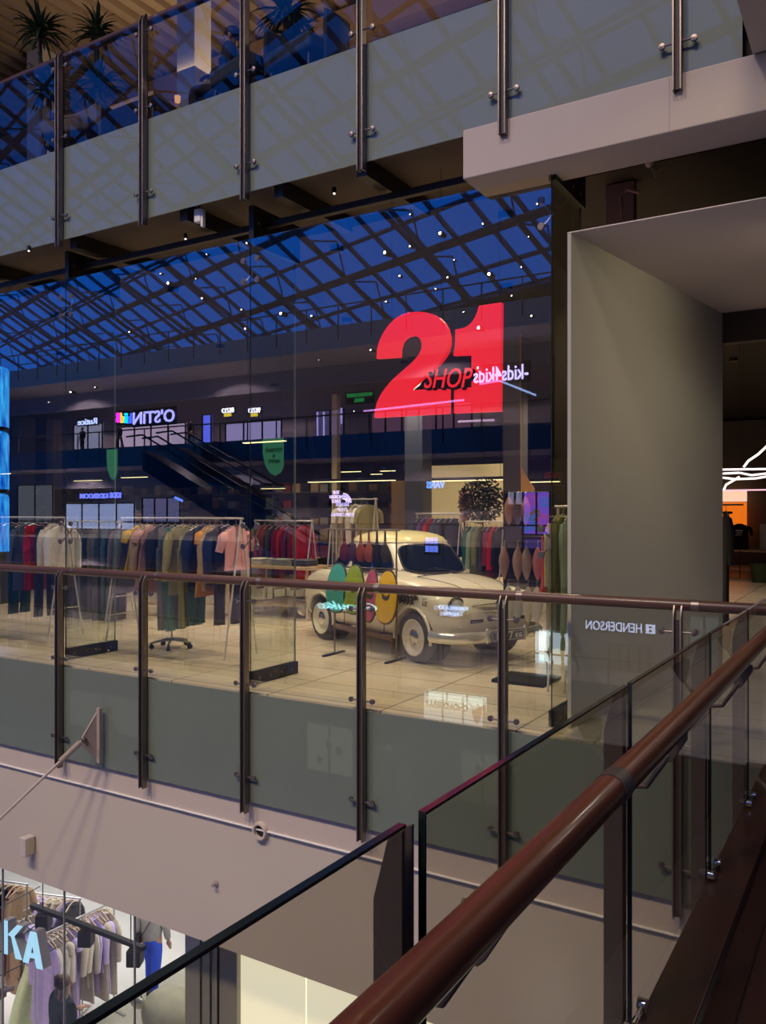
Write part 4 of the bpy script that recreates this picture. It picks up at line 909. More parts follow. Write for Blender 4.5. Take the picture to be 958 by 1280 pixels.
neon('pink-blue neon line right under the kids4kids sign', (600, 480), (625, 476), VW-.5, (.8,.3,.9), 3.5)
neon('blue neon line running right from the kids4kids sign', (625, 476), (670, 494), VW-.5, (.35,.5,1), 3.5)
neon('lower pink neon line beneath the kids4kids sign', (573, 527), (618, 525), VW-2, (.9,.6,.9), 3)
for px, y0, y1, lab in ((397, 515, 560, 'tall violet neon upright nearest the left'), (405, 515, 548, 'cyan neon upright beside the violet one'), (427, 510, 530, 'short violet neon upright across the atrium')):
    neon(lab, (px, y0), (px, y1), VW-.5, (.45,.40,1), 3)
lit_window('dim violet shop front between the neon uprights', 396, 430, 512, 560, VW, (.20,.16,.42), .7, mull=2)
lit_window('pink-lit wide shop front behind the red 21 sign', 462, 590, 506, 540, VW, (.34,.16,.30), .6, mull=6)
sign('WOODEN COUNTRY\nBURGER', 'small green lit sign across the atrium left of the 21', 434, 466, 497, 11, VW, (.02,.45,.12), 1.4)
# level 0
lit_window('large pale blue lit shop window at our level across the atrium', 82, 168, 629, 662, VW, (.34,.42,.75), 1.5, mull=4)
sign('KIDSROOM', 'blue lit sign over the pale blue shop window', 101, 136, 620, 6, VW-.4, (.16,.20,1), 5, bold=.03)
sign('KIDS', 'second short blue lit sign over the pale blue window', 138, 152, 619, 7, VW-.4, (.16,.20,1), 5, bold=.04)
lit_window('tall dim lit shop front left of the pale blue window', 22, 66, 606, 655, VW+1, (.15,.17,.22), .8, mull=2)
lit_window('violet window beside the pale blue shop window', 178, 225, 622, 655, VW, (.25,.25,.55), .8, mull=3)
neon('small blue light streak beside the violet window', (219, 622), (228, 626), VW-.6, (.1,.2,1), 6, r=.08)
t, w, h = sign('THE\nNORTH\nFACE', 'white-violet lit outdoor shop sign with a half dome mark', 413, 429, 621, 15, VW-.4, (.62,.50,1.0), 7, bold=.02)
b = MB(); rr = w*.62
for q in range(3):
    r0, r1 = rr*(.36+.24*q), rr*(.54+.24*q); n = 14
    ring = [Vector((w*.56, .05, -h*.5)) + Vector((math.cos(a)*r0, 0, math.sin(a)*r0)) for a in [PI/2*k/n for k in range(n+1)]] + [Vector((w*.56, .05, -h*.5)) + Vector((math.cos(a)*r1, 0, math.sin(a)*r1)) for a in [PI/2*(n-k)/n for k in range(n+1)]]
    b.prism(ring, (0,.03,0))
o = b.build('half_dome', emis('dome_glow', (.62,.50,1.0), 7), t, smooth=False)
sign('NEVER\nSTOP\nEXPLORING', 'white-violet lit slogan under the outdoor shop sign', 415, 443, 637, 17, VW-.4, (.55,.48,1.0), 4.5, bold=.01)
sign('VANS', 'blue lit VANS sign across the atrium', 534, 557, 606, 9, VW-.4, (.12,.35,1), 6, bold=.03)
sign('III\nIII', 'small blue glowing striped sign mirrored over the car roof', 533, 548, 681, 18, VW-6, (.14,.22,1), 4, bold=.05)
# flower screen: four panels with blossoms
t, w, h = lit_window('purple and blue video screen with blossoms and dark mullions', 654, 688, 614, 669, VW-2, (.28,.12,.95), 1.5, mull=2, name='flower_screen')
b = MB()
for i, (fx, fz, R, m_) in enumerate(((-.05,.45,.35,0), (.25,.30,.5,1), (-.30,.28,.5,2), (.30,.75,.3,2), (-.2,.8,.35,1))):
    b.mi = m_
    for k in range(7):
        a = 2*PI*k/7; d = Vector((math.cos(a),0,math.sin(a))); e = Vector((-math.sin(a),0,math.cos(a))); c = Vector((fx*w, -.035, fz*h))
        b.prism([c+d*R*.15, c+d*R*.6+e*R*.22, c+d*R, c+d*R*.6-e*R*.22], (0,.01,0))
b.build('blossoms', [emis('fl_y', (.55,.45,.15), .8), emis('fl_m', (.8,.12,.75), 1.6), emis('fl_b', (.05,.30,1), 1.8)], t, smooth=False)
lit_window('white lit shop window left of the flower screen', 634, 654, 614, 632, VW-1.8, (.45,.45,.75), 1.0, mull=2)
t, w, h = lit_window('dim violet lower screen with a pale blossom', 654, 680, 672, 700, VW-2, (.14,.10,.42), .8, mull=1, name='flower_screen')
# green leaf-shaped hanging banners
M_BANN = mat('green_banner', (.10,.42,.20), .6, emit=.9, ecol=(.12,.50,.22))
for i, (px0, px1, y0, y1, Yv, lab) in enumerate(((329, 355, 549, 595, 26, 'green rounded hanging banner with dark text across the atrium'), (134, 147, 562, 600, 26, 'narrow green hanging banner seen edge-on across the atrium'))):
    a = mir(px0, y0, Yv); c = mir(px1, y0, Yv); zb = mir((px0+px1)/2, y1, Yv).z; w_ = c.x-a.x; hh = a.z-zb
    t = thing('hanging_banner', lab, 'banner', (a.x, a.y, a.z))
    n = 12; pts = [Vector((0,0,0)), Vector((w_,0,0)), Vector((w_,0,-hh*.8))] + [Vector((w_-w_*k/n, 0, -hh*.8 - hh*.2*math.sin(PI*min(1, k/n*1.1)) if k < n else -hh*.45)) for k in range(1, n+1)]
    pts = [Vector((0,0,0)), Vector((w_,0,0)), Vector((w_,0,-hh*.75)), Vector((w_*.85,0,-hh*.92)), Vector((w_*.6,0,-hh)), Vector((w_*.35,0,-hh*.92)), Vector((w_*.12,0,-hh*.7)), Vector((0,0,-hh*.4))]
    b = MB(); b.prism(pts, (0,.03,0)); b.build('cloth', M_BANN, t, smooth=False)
    if i == 0:
        for ln, zz in (('ПЕРВЫЙ', .32), ('В', .48), ('МИРЕ', .62)):
            o = text_mesh('lettering', ln, hh*.14, mat('banner_text', (.01,.10,.06), .6), .003, .004, 0, t); o.rotation_euler = (PI/2,0,PI); o.location = (w_*.55, .035, -hh*zz)
            mx = max(v.co.x for v in o.data.vertices)*2; o.scale = (min(1, w_*.8/mx), 1, 1)
# escalator across the atrium
def escalator(lab, a, c, wdt=1.1):
    t = thing('escalator', lab, 'escalator', a); d = c-a
    b = MB(); up = Vector((0,0,1)); b.prism([Vector((0,0,-.9)), d+Vector((0,0,-.9)), d+Vector((0,0,.1)), Vector((0,0,.1))], (0,-wdt,0)); b.build('truss', mat('escalator_side', (.04,.045,.07), .25, .3), t, smooth=False)
    for y in (0, -wdt):
        b = MB(); b.prism([Vector((0,y,.1)), d+Vector((0,y,.1)), d+Vector((0,y,.9)), Vector((0,y,.9))], (0,-.02,0)); b.build('balustrade', M_GLOW, t, smooth=False)
        b = MB(); b.tube([Vector((-1.2,y,.9)), Vector((0,y,.95)), d+Vector((0,y,.95)), d+Vector((1.2,y,.9))], .05, 8); b.build('handrail', M_BLACK, t)
    return t
escalator('dark escalator descending to the right across the atrium', mir(178, 566, 31), mir(392, 700, 31))
escalator('second dark escalator crossing below the first', mir(215, 560, 33.5), mir(330, 628, 33.5))
# glowing blue cylinder (lift shaft)
c0 = mir(-14, 640, 27); c0.z = 0
t = thing('lift_shaft', 'glowing blue cylindrical lift shaft at the far left', 'lift', c0)
zt = mir(0, 455, 27).z
M_LIFT = mat('blue_glow', (.01,.12,.3), .2, emit=3.2, ecol=(.01,.20,.62), var=0)
def liftmat():
    nt = M_LIFT.node_tree; bb = nt.nodes['Principled BSDF']; tc = nt.nodes.new('ShaderNodeTexCoord'); mp = nt.nodes.new('ShaderNodeMapping'); mp.inputs['Scale'].default_value = (3,3,.35)
    n = nt.nodes.new('ShaderNodeTexNoise'); n.inputs['Scale'].default_value = 2.5; n.inputs['Detail'].default_value = 6
    cr = nt.nodes.new('ShaderNodeValToRGB'); cr.color_ramp.elements[0].color = (.0,.05,.45,1); cr.color_ramp.elements[1].color = (.05,.50,1,1); cr.color_ramp.elements[0].position=.35; cr.color_ramp.elements[1].position=.7
    nt.links.new(tc.outputs['Object'], mp.inputs[0]); nt.links.new(mp.outputs[0], n.inputs['Vector']); nt.links.new(n.outputs['Fac'], cr.inputs[0]); nt.links.new(cr.outputs[0], bb.inputs['Emission Color'])
liftmat()
for i, (za, zb) in enumerate(((zt-.05, 6.15), (5.95, 2.85), (2.65, -.45))):
    b = MB(); b.lathe((0,0,0), (0,0,1), [(.6,zb),(1.0,zb),(1.0,za-.25),(.93,za-.08),(.6,za)], 40); b.build('lit_segment', M_LIFT, t)
b = MB(); b.lathe((0,0,0), (0,0,1), [(.97,5.95),(.97,6.15)], 40); b.lathe((0,0,0), (0,0,1), [(.97,2.65),(.97,2.85)], 40); b.lathe((0,0,0), (0,0,1), [(.9,-5.58),(.9,-.45)], 24); b.build('ring', M_BLACKM, t)
# level -1 (seen through / in the lower railing glass)
t, w, h = sign('HENDERSON', 'white lit HENDERSON sign with a square mark across the atrium', 733, 803, 783, 11, VW, (.60,.66,1.0), 8, plane=YR, bold=.004)
b = MB(); s_ = h*.95; x0 = w/2+.18+s_*.5
for (xa, za, xb_, zb) in ((-s_/2,-s_/2,-s_/2+.07,s_/2),(s_/2-.07,-s_/2,s_/2,s_/2),(-s_/2,-s_/2,s_/2,-s_/2+.07),(-s_/2,s_/2-.07,s_/2,s_/2),(-.14,-.2,-.07,.2),(.07,-.2,.14,.2),(-.1,-.03,.1,.04)): b.box((x0+xa,.03,za),(x0+xb_,.07,zb))
b.build('square_mark', emis('mark_glow', (.60,.66,1.0), 8), t)
t, w, h = lit_window('bright pale blue shop window with shoppers across the atrium', 668, 712, 789, 872, VW, (.55,.70,.80), 4.2, plane=YR, mull=2)
neon('warm light strip under the pale blue shop window', (666, 858), (733, 873), VW-.8, (1,.72,.38), 2.0, plane=YR, r=.09)
lit_window('dim warm shop window right of the HENDERSON shoppers', 762, 812, 806, 880, VW, (.16,.13,.10), .9, plane=YR, mull=4)
lit_window('dim blue shop window at the right end across the atrium', 862, 900, 770, 880, VW, (.26,.34,.38), .8, plane=YR, mull=2)
sign('Gunuka', 'cyan-white lit script sign across the atrium', 404, 472, 757, 9, VW, (.35,.85,1.0), 6, shear=.35, bold=.004)
sign('MARMALATO\nDREAMS', 'two-line white-blue lit sign across the atrium', 549, 586, 763, 12, VW, (.40,.55,1.0), 6, bold=.03)
# level -2
t, w, h = lit_window('white lit CHOKOBERRY shop front with a pink heart mark', 529, 605, 868, 905, VW, (.52,.62,.62), 2.6, plane=YR, mull=3, name='lit_shopfront')
o = text_mesh('lettering', 'CHOKOBERRY', 1.0, mat('grey_letter', (.10,.09,.08), .6), .02, .02, 0, t); o.rotation_euler = (PI/2,0,PI)
mx = max(v.co.x for v in o.data.vertices)*2; o.scale = (w*.72/mx, w*.72/mx*1.2, 1); o.location = (-.10*w, .05, h*.58)
b = MB(); n = 24; pts = [Vector((w*.40 + .55*.5*math.copysign(abs(math.sin(2*PI*k/n))**1.6, math.sin(2*PI*k/n)), .05, h*.48+.55*(.8125*math.cos(2*PI*k/n)-.3125*math.cos(4*PI*k/n)-.125*math.cos(6*PI*k/n)))) for k in range(n)]
b.prism(pts, (0,.02,0)); b.build('heart_mark', emis('heart', (.75,.30,.22), .9), t, smooth=False)
for i, (a_, c_, y0, y1, col, s, lab) in enumerate(((383, 442, 906, 968, (.34,.36,.24), 1.5, 'warm-lit kiosk window with vases two storeys down'), (576, 632, 940, 1008, (.30,.32,.22), 1.3, 'second warm-lit kiosk window two storeys down'), (84, 178, 868, 915, (.32,.36,.34), .6, 'pale lit counter front two storeys down'), (466, 520, 930, 1010, (.14,.17,.15), .6, 'dim kiosk front two storeys down'))):
    lit_window(lab, a_, c_, y0, y1, VW-6, col, s, plane=YR, mull=2, name='lit_kiosk')
random.seed(5)
for i, (px, py, sc) in enumerate(((412, 925, .35), (424, 932, .45), (400, 945, .3), (598, 955, .4), (612, 962, .35), (640, 965, .4), (484, 936, .3))):
    p = mir(px, py, VW-6.4, YR); t = thing('vase', 'white vase of blossoms on a kiosk two storeys down, near the %s window' % ('first' if px < 500 else 'second'), 'vase', p, group='kiosk vases')
    b = MB(); b.lathe((0,0,-sc), (0,0,1), [(.001,0),(.12,0),(.16,.2),(.07,.4),(.09,.45)], 14); b.build('pot', M_WHITE, t)
    b = MB(); 
    for q in range(5): b.ell((.15*math.cos(q*1.3), 0, .12*math.sin(q*2.1)), (.09,.09,.09), 8, 6)
    b.build('blossoms', emis('soft_white', (.7,.72,.65), 1.2), t)
# ceiling strip under opposite slabs, dark ceiling dots (downlights)
dots = [(89,490),(61,503),(119,484),(162,415),(307,411),(302,387),(253,373),(245,348),(259,318),(309,304),(201,342),(211,354),(352,392),(551,292),(482,316),(513,308),(513,268),(604,280),(568,325),(612,343),(545,361),(483,377),(661,296),(652,334),(672,255),(599,410),(665,395),(464,437),(537,423),(443,514),(427,562),(358,560),(610,233),(399,450),(325,515),(178,516),(410,420),(390,395),(580,390),(640,370),(560,347),(500,345)]
big = {(89,490),(482,316),(352,392),(551,292),(612,343),(211,354),(599,410),(464,437),(427,562),(358,560),(598,460)}
dots.append((598,460))
proto = None
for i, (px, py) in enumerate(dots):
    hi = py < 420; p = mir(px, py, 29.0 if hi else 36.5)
    if proto is None:
        proto = thing('spotlight', 'small round white spotlight hanging in the atrium, mirrored in the shop glass', 'lamp', p, group='atrium spotlights')
        b = MB(); b.ell((0,.03,0), (.034,.014,.034), 12, 8); b.build('lens', emis('spot_glow', (1,.93,.85), 26), proto)
        b = MB(); b.lathe((0,0,0), (0,1,0), [(.001,-.22),(.06,-.2),(.07,.0),(.065,.03)], 12); b.build('can', M_BLACKM, proto)
        o = proto
    else:
        o = copy_tree(proto); o.location = p
    k_ = 1.7 if (px, py) in big else random.uniform(.65, 1.05); o.scale = (k_, k_, k_)
# skylight
P1 = mir(690, 345, 0.01)  # placeholder replaced below
def vpt(px, py, h):
    d = ray(px, py); t = h/d.z; return Vector((d.x*t, 2*YG - d.y*t, EYE+h))
E1 = vpt(690, 352, 11.3); E2 = vpt(400, 428, 11.3)
A = (E2-E1); A.z = 0; A.normalize()
N = Vector((-A.y, A.x, 0)); 
if N.y < 0: N = -N                      # towards us
S = (N*math.cos(math.radians(31)) + Vector((0,0,math.sin(math.radians(31)))))
UP = A.cross(S); 
if UP.z < 0: UP = -UP
LA_END = max(k*.5 for k in range(0, 400) if (lambda P: (479 + F*((P.x)*CYW + (2*YG-P.y)*SY)/(-(P.x)*SY + (2*YG-P.y)*CYW)))(E1+A*k*.5) > 115)
M_TRUSS = mat('truss_paint', (.15,.15,.17), .6)
t = thing('skylight', 'sloped glass skylight of dark ribs over the atrium', 'skylight', E1)
b = MB(); LA0, LA1, LS = -26, LA_END, 26
def bar(p, q, w, hgt):
    d = (q-p).normalized(); x = d.cross(UP).normalized()*w/2; y = UP*hgt
    b.loft([[p-x, p+x, p+x-y, p-x-y], [q-x, q+x, q+x-y, q-x-y]])
n = int((LA1-LA0)/2.2)
for i in range(n+1):
    a = A*(LA0+(LA1-LA0)*i/n); bar(a, a+S*LS, .14, .22)
b.build('rafters', M_TRUSS, t, smooth=False)
b = MB(); m_ = int(LS/1.95)
for j in range(m_+1):
    s = S*(LS*j/m_); w_ = .16 if j % 2 else .36
    bar(A*LA0+s, A*LA1+s, w_, .18)
b.build('purlins', M_TRUSS, t, smooth=False)
b = MB()
for j in range(1, 5):
    s = S*(LS*j/5) - UP*1.6
    b.tube([A*LA0+s, A*LA1+s], .09, 6)
for i in range(0, 18):
    a = A*(LA0+6*i)
    b.tube([a-UP*1.2, a+S*LS-UP*2.2], .14, 6)
    for j in range(8):
        s0 = S*(LS*j/8); b.tube([a+s0-UP*.1, a+s0+S*(LS/16)-UP*(1.5+.05*j)], .05, 5); b.tube([a+s0+S*(LS/16)-UP*(1.5+.05*j), a+s0+S*(LS/8)-UP*.1], .05, 5)
b.build('trusses', M_TRUSS, t, smooth=False)
# clear panes
b = MB(); q0 = A*LA0+UP*.03; q1 = A*LA1+UP*.03; b.prism([q0, q1, q1+S*LS, q0+S*LS], UP*.03); b.build('panes', glass('sky_glass', (.9,.95,1.0), 0, .5), t, smooth=False)
# closed roof around the skylight
b = MB(); w3 = 2.0
top = S*LS
b.prism([E1+A*LA0+top, E1+A*LA1+top, E1+A*LA1+top+N*60, E1+A*LA0+top+N*60], (0,0,.3))
st(b.build('ceiling_roof', M_VOID))
b = MB(); b.prism([E1+A*LA0-N*.0, E1+A*LA1-N*.0, E1+A*LA1-N*40, E1+A*LA0-N*40], (0,0,.3)); st(b.build('ceiling_roof_back', mat('roof_back', (.10,.09,.09), .9)))
b = MB(); q = E1+A*LA1; b.prism([q-N*40, q+top+N*60-Vector((0,0,top.z)), q+top+N*60-Vector((0,0,top.z))+A*60, q-N*40+A*60], (0,0,.3)); st(b.build('ceiling_roof_end', mat('roof_back', (.10,.09,.09), .9)))
b = MB(); b.prism([q, q+top+N*60, q+N*60], A*.3); st(b.build('wall_roof_gable', mat('roof_back', (.10,.09,.09), .9)))
b = MB(); q = E1+A*LA0; b.prism([q, q+top, q+top+N*60, q+N*60], -A*.3); st(b.build('wall_roof_gable', mat('roof_back', (.10,.09,.09), .9)))
b = MB(); b.box((20, -33.9, -12), (20.2, 46, 12.6)); st(b.build('wall_atrium_right', M_VOID))
# people on the far gallery
# ================================================================ PEOPLE
M_SKIN = mat('skin', (.50,.28,.19), .55, var=.05)
def skin_obj(name, verts, edges, radii, m, parent, root=0, sub=2):
    me = bpy.data.meshes.new(name); me.from_pydata(verts, edges, []); me.materials.append(m)
    o = bpy.data.objects.new(name, me); COL.objects.link(o)
    sk = o.modifiers.new('skin', 'SKIN'); sk.use_smooth_shade = True
    if not me.skin_vertices:
        bpy.context.view_layer.objects.active = o
        bpy.ops.mesh.customdata_skin_add()
    for i, r in enumerate(radii):
        rr = r if isinstance(r, tuple) else (r, r); me.skin_vertices[0].data[i].radius = rr
    me.skin_vertices[0].data[root].use_root = True
    s = o.modifiers.new('sub', 'SUBSURF'); s.levels = sub; s.render_levels = sub
    dg = bpy.context.evaluated_depsgraph_get(); nm = bpy.data.meshes.new_from_object(o.evaluated_get(dg))
    o.modifiers.clear(); o.data = nm; nm.materials.clear(); nm.materials.append(m)
    nm.polygons.foreach_set('use_smooth', [True]*len(nm.polygons))
    o.parent = parent; return o
def person(lab, loc, rot, h=1.70, top=(.3,.3,.3), legs=(.05,.07,.3), hair=(.04,.025,.015), pose='stand', sleeves=True, hairlen=.0, shoes=(.05,.05,.05), head_turn=0, sc=1.0, hair_style=None, detail=True, tn='x', puff=1.0):
    t = thing('person', lab, 'person', loc, rot); s = h/1.70
    V = lambda x, y, z: Vector((x*s, y*s, z*s))
    # faces -Y locally
    J = {'pel': V(0,0,.94), 'bel': V(0,-.005,1.08), 'che': V(0,-.01,1.26), 'nk0': V(0,.0,1.40), 'nk1': V(0,-.012,1.47), 'hd': V(0,-.02,1.56), 'ht': V(0,-.015,1.64)}
    for sgn, k in ((-1,'l'),(1,'r')):
        J[k+'sh'] = V(sgn*.165,0,1.37); J[k+'hip'] = V(sgn*.085,0,.90)
        if pose == 'sit':
            J[k+'kn'] = V(sgn*.11,-.42,.92); J[k+'an'] = V(sgn*.11,-.40,.50); J[k+'to'] = V(sgn*.12,-.53,.46)
        elif pose == 'walk':
            f = .16*sgn; J[k+'kn'] = V(sgn*.09,-f*.9-.04,.50); J[k+'an'] = V(sgn*.09,-f*1.2+.04,.09 if sgn > 0 else .12); J[k+'to'] = V(sgn*.10,-f*1.2-.10,.035)
        else:
            J[k+'kn'] = V(sgn*.10,-.02,.50); J[k+'an'] = V(sgn*.105,.02,.09); J[k+'to'] = V(sgn*.115,-.11,.035)
        if pose in ('carry', 'sit') or (pose == 'phone'):
            J[k+'el'] = V(sgn*.23,-.0,1.11); J[k+'wr'] = V(sgn*.14,-.22,1.08+.06*(pose == 'phone'))
        else:
            J[k+'el'] = V(sgn*.215,.02,1.10); J[k+'wr'] = V(sgn*.225,-.06,.87)
    names = ['pel','bel','che','nk0','nk1','hd','ht']; vs = [J[n] for n in names]; ed = [(0,1),(1,2),(2,3),(3,4),(4,5),(5,6)]
    rd = [(.135*s,.10*s),(.12*s,.092*s),(.145*s,.105*s),(.06*s,.055*s),(.05*s,.052*s),(.075*s,.092*s),(.055*s,.07*s)]
    for k in 'lr':
        for chain, rr in ((('sh','el','wr'), (.055,.042,.028)), (('hip','kn','an','to'), (.085,.058,.04,.034))):
            prev = 2 if chain[0] == 'sh' else 0
            for n_, r_ in zip(chain, rr):
                vs.append(J[k+n_]); ed.append((prev, len(vs)-1)); prev = len(vs)-1; rd.append(r_*s)
        # hand: palm and five fingers as chains of the same surface
        wri = len([0]); 
    idx = {}
    body = skin_obj('body', vs, ed, rd, M_SKIN, t)
    b = MB()
    for k, sg in (('l',-1),('r',1)):
        w = J[k+'wr']; d = (w-J[k+'el']).normalized(); side = Vector((sg,0,0)) - d*d.dot(Vector((sg,0,0))); side.normalize(); nrm = d.cross(side).normalized()
        pc = w + d*.055*s; R = Matrix((side, nrm, d)).transposed(); 
        b.ell(pc, (.040*s,.018*s,.055*s), 12, 8, R)
        acr = Vector((0,-1,0)) - d*d.y*-1; acr = nrm if abs(nrm.y) > abs(side.y) else side
        oth = side if acr is nrm else nrm
        for q in range(4):
            L_ = (.065,.075,.070,.055)[q]*s; o_ = acr*(q-1.5)*.017*s; p0 = w+d*.085*s+o_; b.tube([p0, p0+d*L_*.5-oth*.004*s*sg, p0+d*L_*.95-oth*.022*s*sg], [.009*s,.0085*s,.006*s], 6)
        p0 = w+d*.03*s-acr*.034*s; b.tube([p0, p0+d*.03*s-acr*.022*s, p0+d*.06*s-acr*.024*s], [.011*s,.010*s,.007*s], 6)
    b.build('hands', M_SKIN, body)
    # face
    f = J['hd']; b = MB(); b.ell(f+V(0,-.088,-.01), (.011*s,.016*s,.02*s), 10, 8)
    for sg in (-1,1): b.ell(f+V(sg*.078,.005,-.005), (.010*s,.02*s,.03*s), 10, 8)
    b.build('nose_and_ears', M_SKIN, body)
    b = MB()
    for sg in (-1,1): b.ell(f+V(sg*.030,-.082,.015), (.012*s,.008*s,.007*s), 10, 8)
    b.build('eyes', mat('eye_dark', (.03,.02,.02), .3), body)
    b = MB(); b.ell(f+V(0,-.084,-.045), (.022*s,.008*s,.006*s), 10, 6); b.build('mouth', mat('lips', (.40,.14,.12), .5), body)
    # hair
    mh = mat('hair_'+tn, hair, .6, var=.3, scale=60); b = MB()
    b.ell(f+V(0,.022,.045), (.092*s,.098*s,.085*s), 18, 12)
    if hairlen: b.ell(f+V(0,.062,-.03-hairlen*.3), (.085*s,.045*s,(.09+hairlen*.45)*s), 16, 10)
    if hair_style == 'bun': b.ell(f+V(0,.07,.11), (.05*s,.05*s,.045*s), 14, 10)
    b.build('hair', mh, t)
    # clothing
    mt = fabric('top_'+tn, top); ml = fabric('legs_'+tn, legs)
    vs = [J['pel']+V(0,0,-.09), J['bel'], J['che'], J['nk0']]; ed = [(0,1),(1,2),(2,3)]; rd = [(.172*s*puff,.135*s*puff),(.155*s*puff,.125*s*puff),(.172*s*puff,.128*s*puff),(.072*s,.068*s)]
    for k in 'lr':
        vs += [J[k+'sh'], J[k+'el'], J[k+'wr'].lerp(J[k+'el'], .08 if sleeves else .85)]; n_ = len(vs); ed += [(2,n_-3),(n_-3,n_-2),(n_-2,n_-1)]; rd += [.078*s*puff,.062*s*puff,.048*s*puff]
    skin_obj('jacket', vs, ed, rd, mt, t)
    vs = [J['pel']+V(0,0,.08), J['pel']+V(0,0,-.05)]; ed = [(0,1)]; rd = [(.155*s,.122*s),(.160*s,.128*s)]
    for k in 'lr':
        vs += [J[k+'hip'], J[k+'kn'], J[k+'an']+V(0,0,.02)]; n_ = len(vs); ed += [(1,n_-3),(n_-3,n_-2),(n_-2,n_-1)]; rd += [.098*s,.070*s,.056*s]
    skin_obj('trousers', vs, ed, rd, ml, t)
    b = MB()
    for k in 'lr':
        an, to = J[k+'an'], J[k+'to']; b.loft([[c_+Vector((r1*math.cos(a)*s, 0, r2*math.sin(a)*s)) for a in [2*PI*q/12 for q in range(12)]] for c_, r1, r2 in ((an+V(0,.05,-.05),.030,.035),(an+V(0,.0,-.04),.042,.045),(to+V(0,.02,.01),.045,.036),(to+V(0,-.04,.0),.030,.022))])
    b.build('shoes', mat('shoes_'+tn, shoes, .5), t)
    return t, J, s
# two shoppers on the lower storey
p = at_z(190, 1252, -FZ)
t, J, s = person('person in grey hooded top and bright blue trousers with a crossbody strap, lower shop', (p.x, p.y, -FZ), YAW*0+.5+PI, 1.72, (.40,.38,.37), (.035,.09,.62), (.05,.03,.02), 'walk', hairlen=.2, tn='a')
b = MB(); b.tube([V_ for V_ in (Vector((-.12,.10,1.38)), Vector((-.02,.145,1.25)), Vector((.10,.14,1.05)), Vector((.17,.05,.98)))], .016, 8, flat=.4); b.cbox((.19,.0,.95), (.07,.22,.16)); b.build('shoulder_bag', M_BLACK, t)
p = at_z(78, 1395, -FZ)
person('person with brown pinned-up hair in a dark jacket, lower shop', (p.x, p.y, -FZ), PI-.3, 1.70, (.025,.035,.04), (.03,.03,.035), (.11,.055,.03), 'phone', hair_style='bun', tn='b', puff=1.25)
# man seated in the cafe
pc = at_y(291, 47, 7.25)
t, J, s = person('person with short dark hair seated behind the cafe railing', (pc.x, 7.25, pc.z-1.58), -1.1, 1.72, (.04,.04,.05), (.03,.03,.04), (.025,.018,.015), 'sit', tn='c')
# gallery people across the atrium, and shoppers before the pale blue window
for i, (px, py, Yv, pl, lab, cc, k0) in enumerate(((103, 548, 37.0, YG, 'dark-clothed person on the gallery across the atrium at the far left', (.03,.03,.05), FZ), (150, 545, 37.0, YG, 'dark-clothed person at the top of the far escalator', (.05,.03,.03), FZ), (238, 545, 37.0, YG, 'dark-clothed person beside the far escalator handrails', (.03,.02,.03), FZ), (717, 835, 36.5, YR, 'dark-clothed person with a backpack before the pale blue window', (.03,.03,.04), -FZ), (704, 825, 37.2, YR, 'person in olive trousers before the pale blue window', (.22,.22,.12), -FZ), (686, 828, 37.4, YR, 'person in a pink top before the pale blue window', (.55,.33,.30), -FZ))):
    q = mir(px, py, Yv, pl); person(lab, (q.x, q.y, k0), PI+i*.3, 1.72, cc, (.04,.04,.05) if i != 4 else (.35,.33,.15), pose='walk' if i % 2 else 'stand', tn='g%d' % i)
# ================================================================ LOWER SHOP (with the KA letters)
# letters
YK = 6.02
t = thing('shop_letters', 'thick cyan-white lit letters K and A on the lower shop front', 'sign', at_y(25, 1180, YK)); org = t.location.copy()
M_LET = emis('letter_face', (.42,.74,.95), 1.0); M_LSIDE = mat('letter_side', (.30,.28,.29), .6)
def poly_letter(nm, polys):
    b = MB(); f = MB()
    for pl in polys:
        pts = [at_y(x, y, YK)-org for x, y in pl]
        f.prism([p+Vector((0,-.008,0)) for p in pts], (0,.006,0)); b.prism(pts, (0,.11,0))
    o = b.build(nm, M_LSIDE, t, smooth=False); f.build('lit_face', M_LET, o, smooth=False)
poly_letter('letter_k', [[(3,1150),(10,1151),(10,1193),(3,1191)], [(10,1168),(22,1156),(29,1158),(17,1172)], [(14,1168),(18,1170),(28,1200),(20,1198)]])
poly_letter('letter_a', [[(38,1164),(45,1165),(36,1204),(29,1202)], [(38,1164),(46,1166),(54,1212),(46,1210)], [(35,1190),(48,1193),(49,1199),(34,1196)]])
# hanging rods for the sign, glass panes and joints below the fascia
xs = [at_y(p_, 1200, 5.97).x for p_ in (3, 80, 168, 270)]
lb = ['left of the letter K', 'between the letters and the blue-trousered person', 'before the grey column']
for i in range(3):
    b = MB(); b.box((xs[i]+.006, 5.97, -FZ+.002), (xs[i+1]-.006, 5.982, -2.47)); tag(b.build('lower_glass_pane', M_GLOW, smooth=False), 'clear lower shop glass pane %s' % lb[i], 'glass')
    b = MB(); b.box((xs[i]-.006, 5.965, -FZ), (xs[i]+.006, 5.987, -2.47)); tag(b.build('glass_joint', mat('joint_grey', (.28,.27,.27), .4)), 'thin vertical joint of the lower shop glass, %s' % ['far left', 'right of the letter A', 'left of the grey column'][i], 'joint')
for i, (p0, p1) in enumerate((((-10,1140),(50,1108)), ((-5,1222),(68,1186)), ((0,1190),(70,1138)))):
    a, c = at_y(*p0, 6.3), at_y(*p1, 7.0); b = MB(); b.tube([a, c], .007, 6); tag(b.build('tension_rod', M_BLACKM), ['thin dark rod above the letter K', 'thin dark rod below the letter A', 'thin dark rod crossing behind the letters'][i], 'rod')
b = MB(); q = at_y(0, 1240, 6.2); b.cbox(q, (.10,.12,.14)); b.tube([q, q+Vector((.25,.0,.12))], .03, 8); tag(b.build('rod_bracket', mat('bracket_brown', (.16,.13,.12), .6), bevel=.01), 'brown bracket block below the letters', 'bracket')
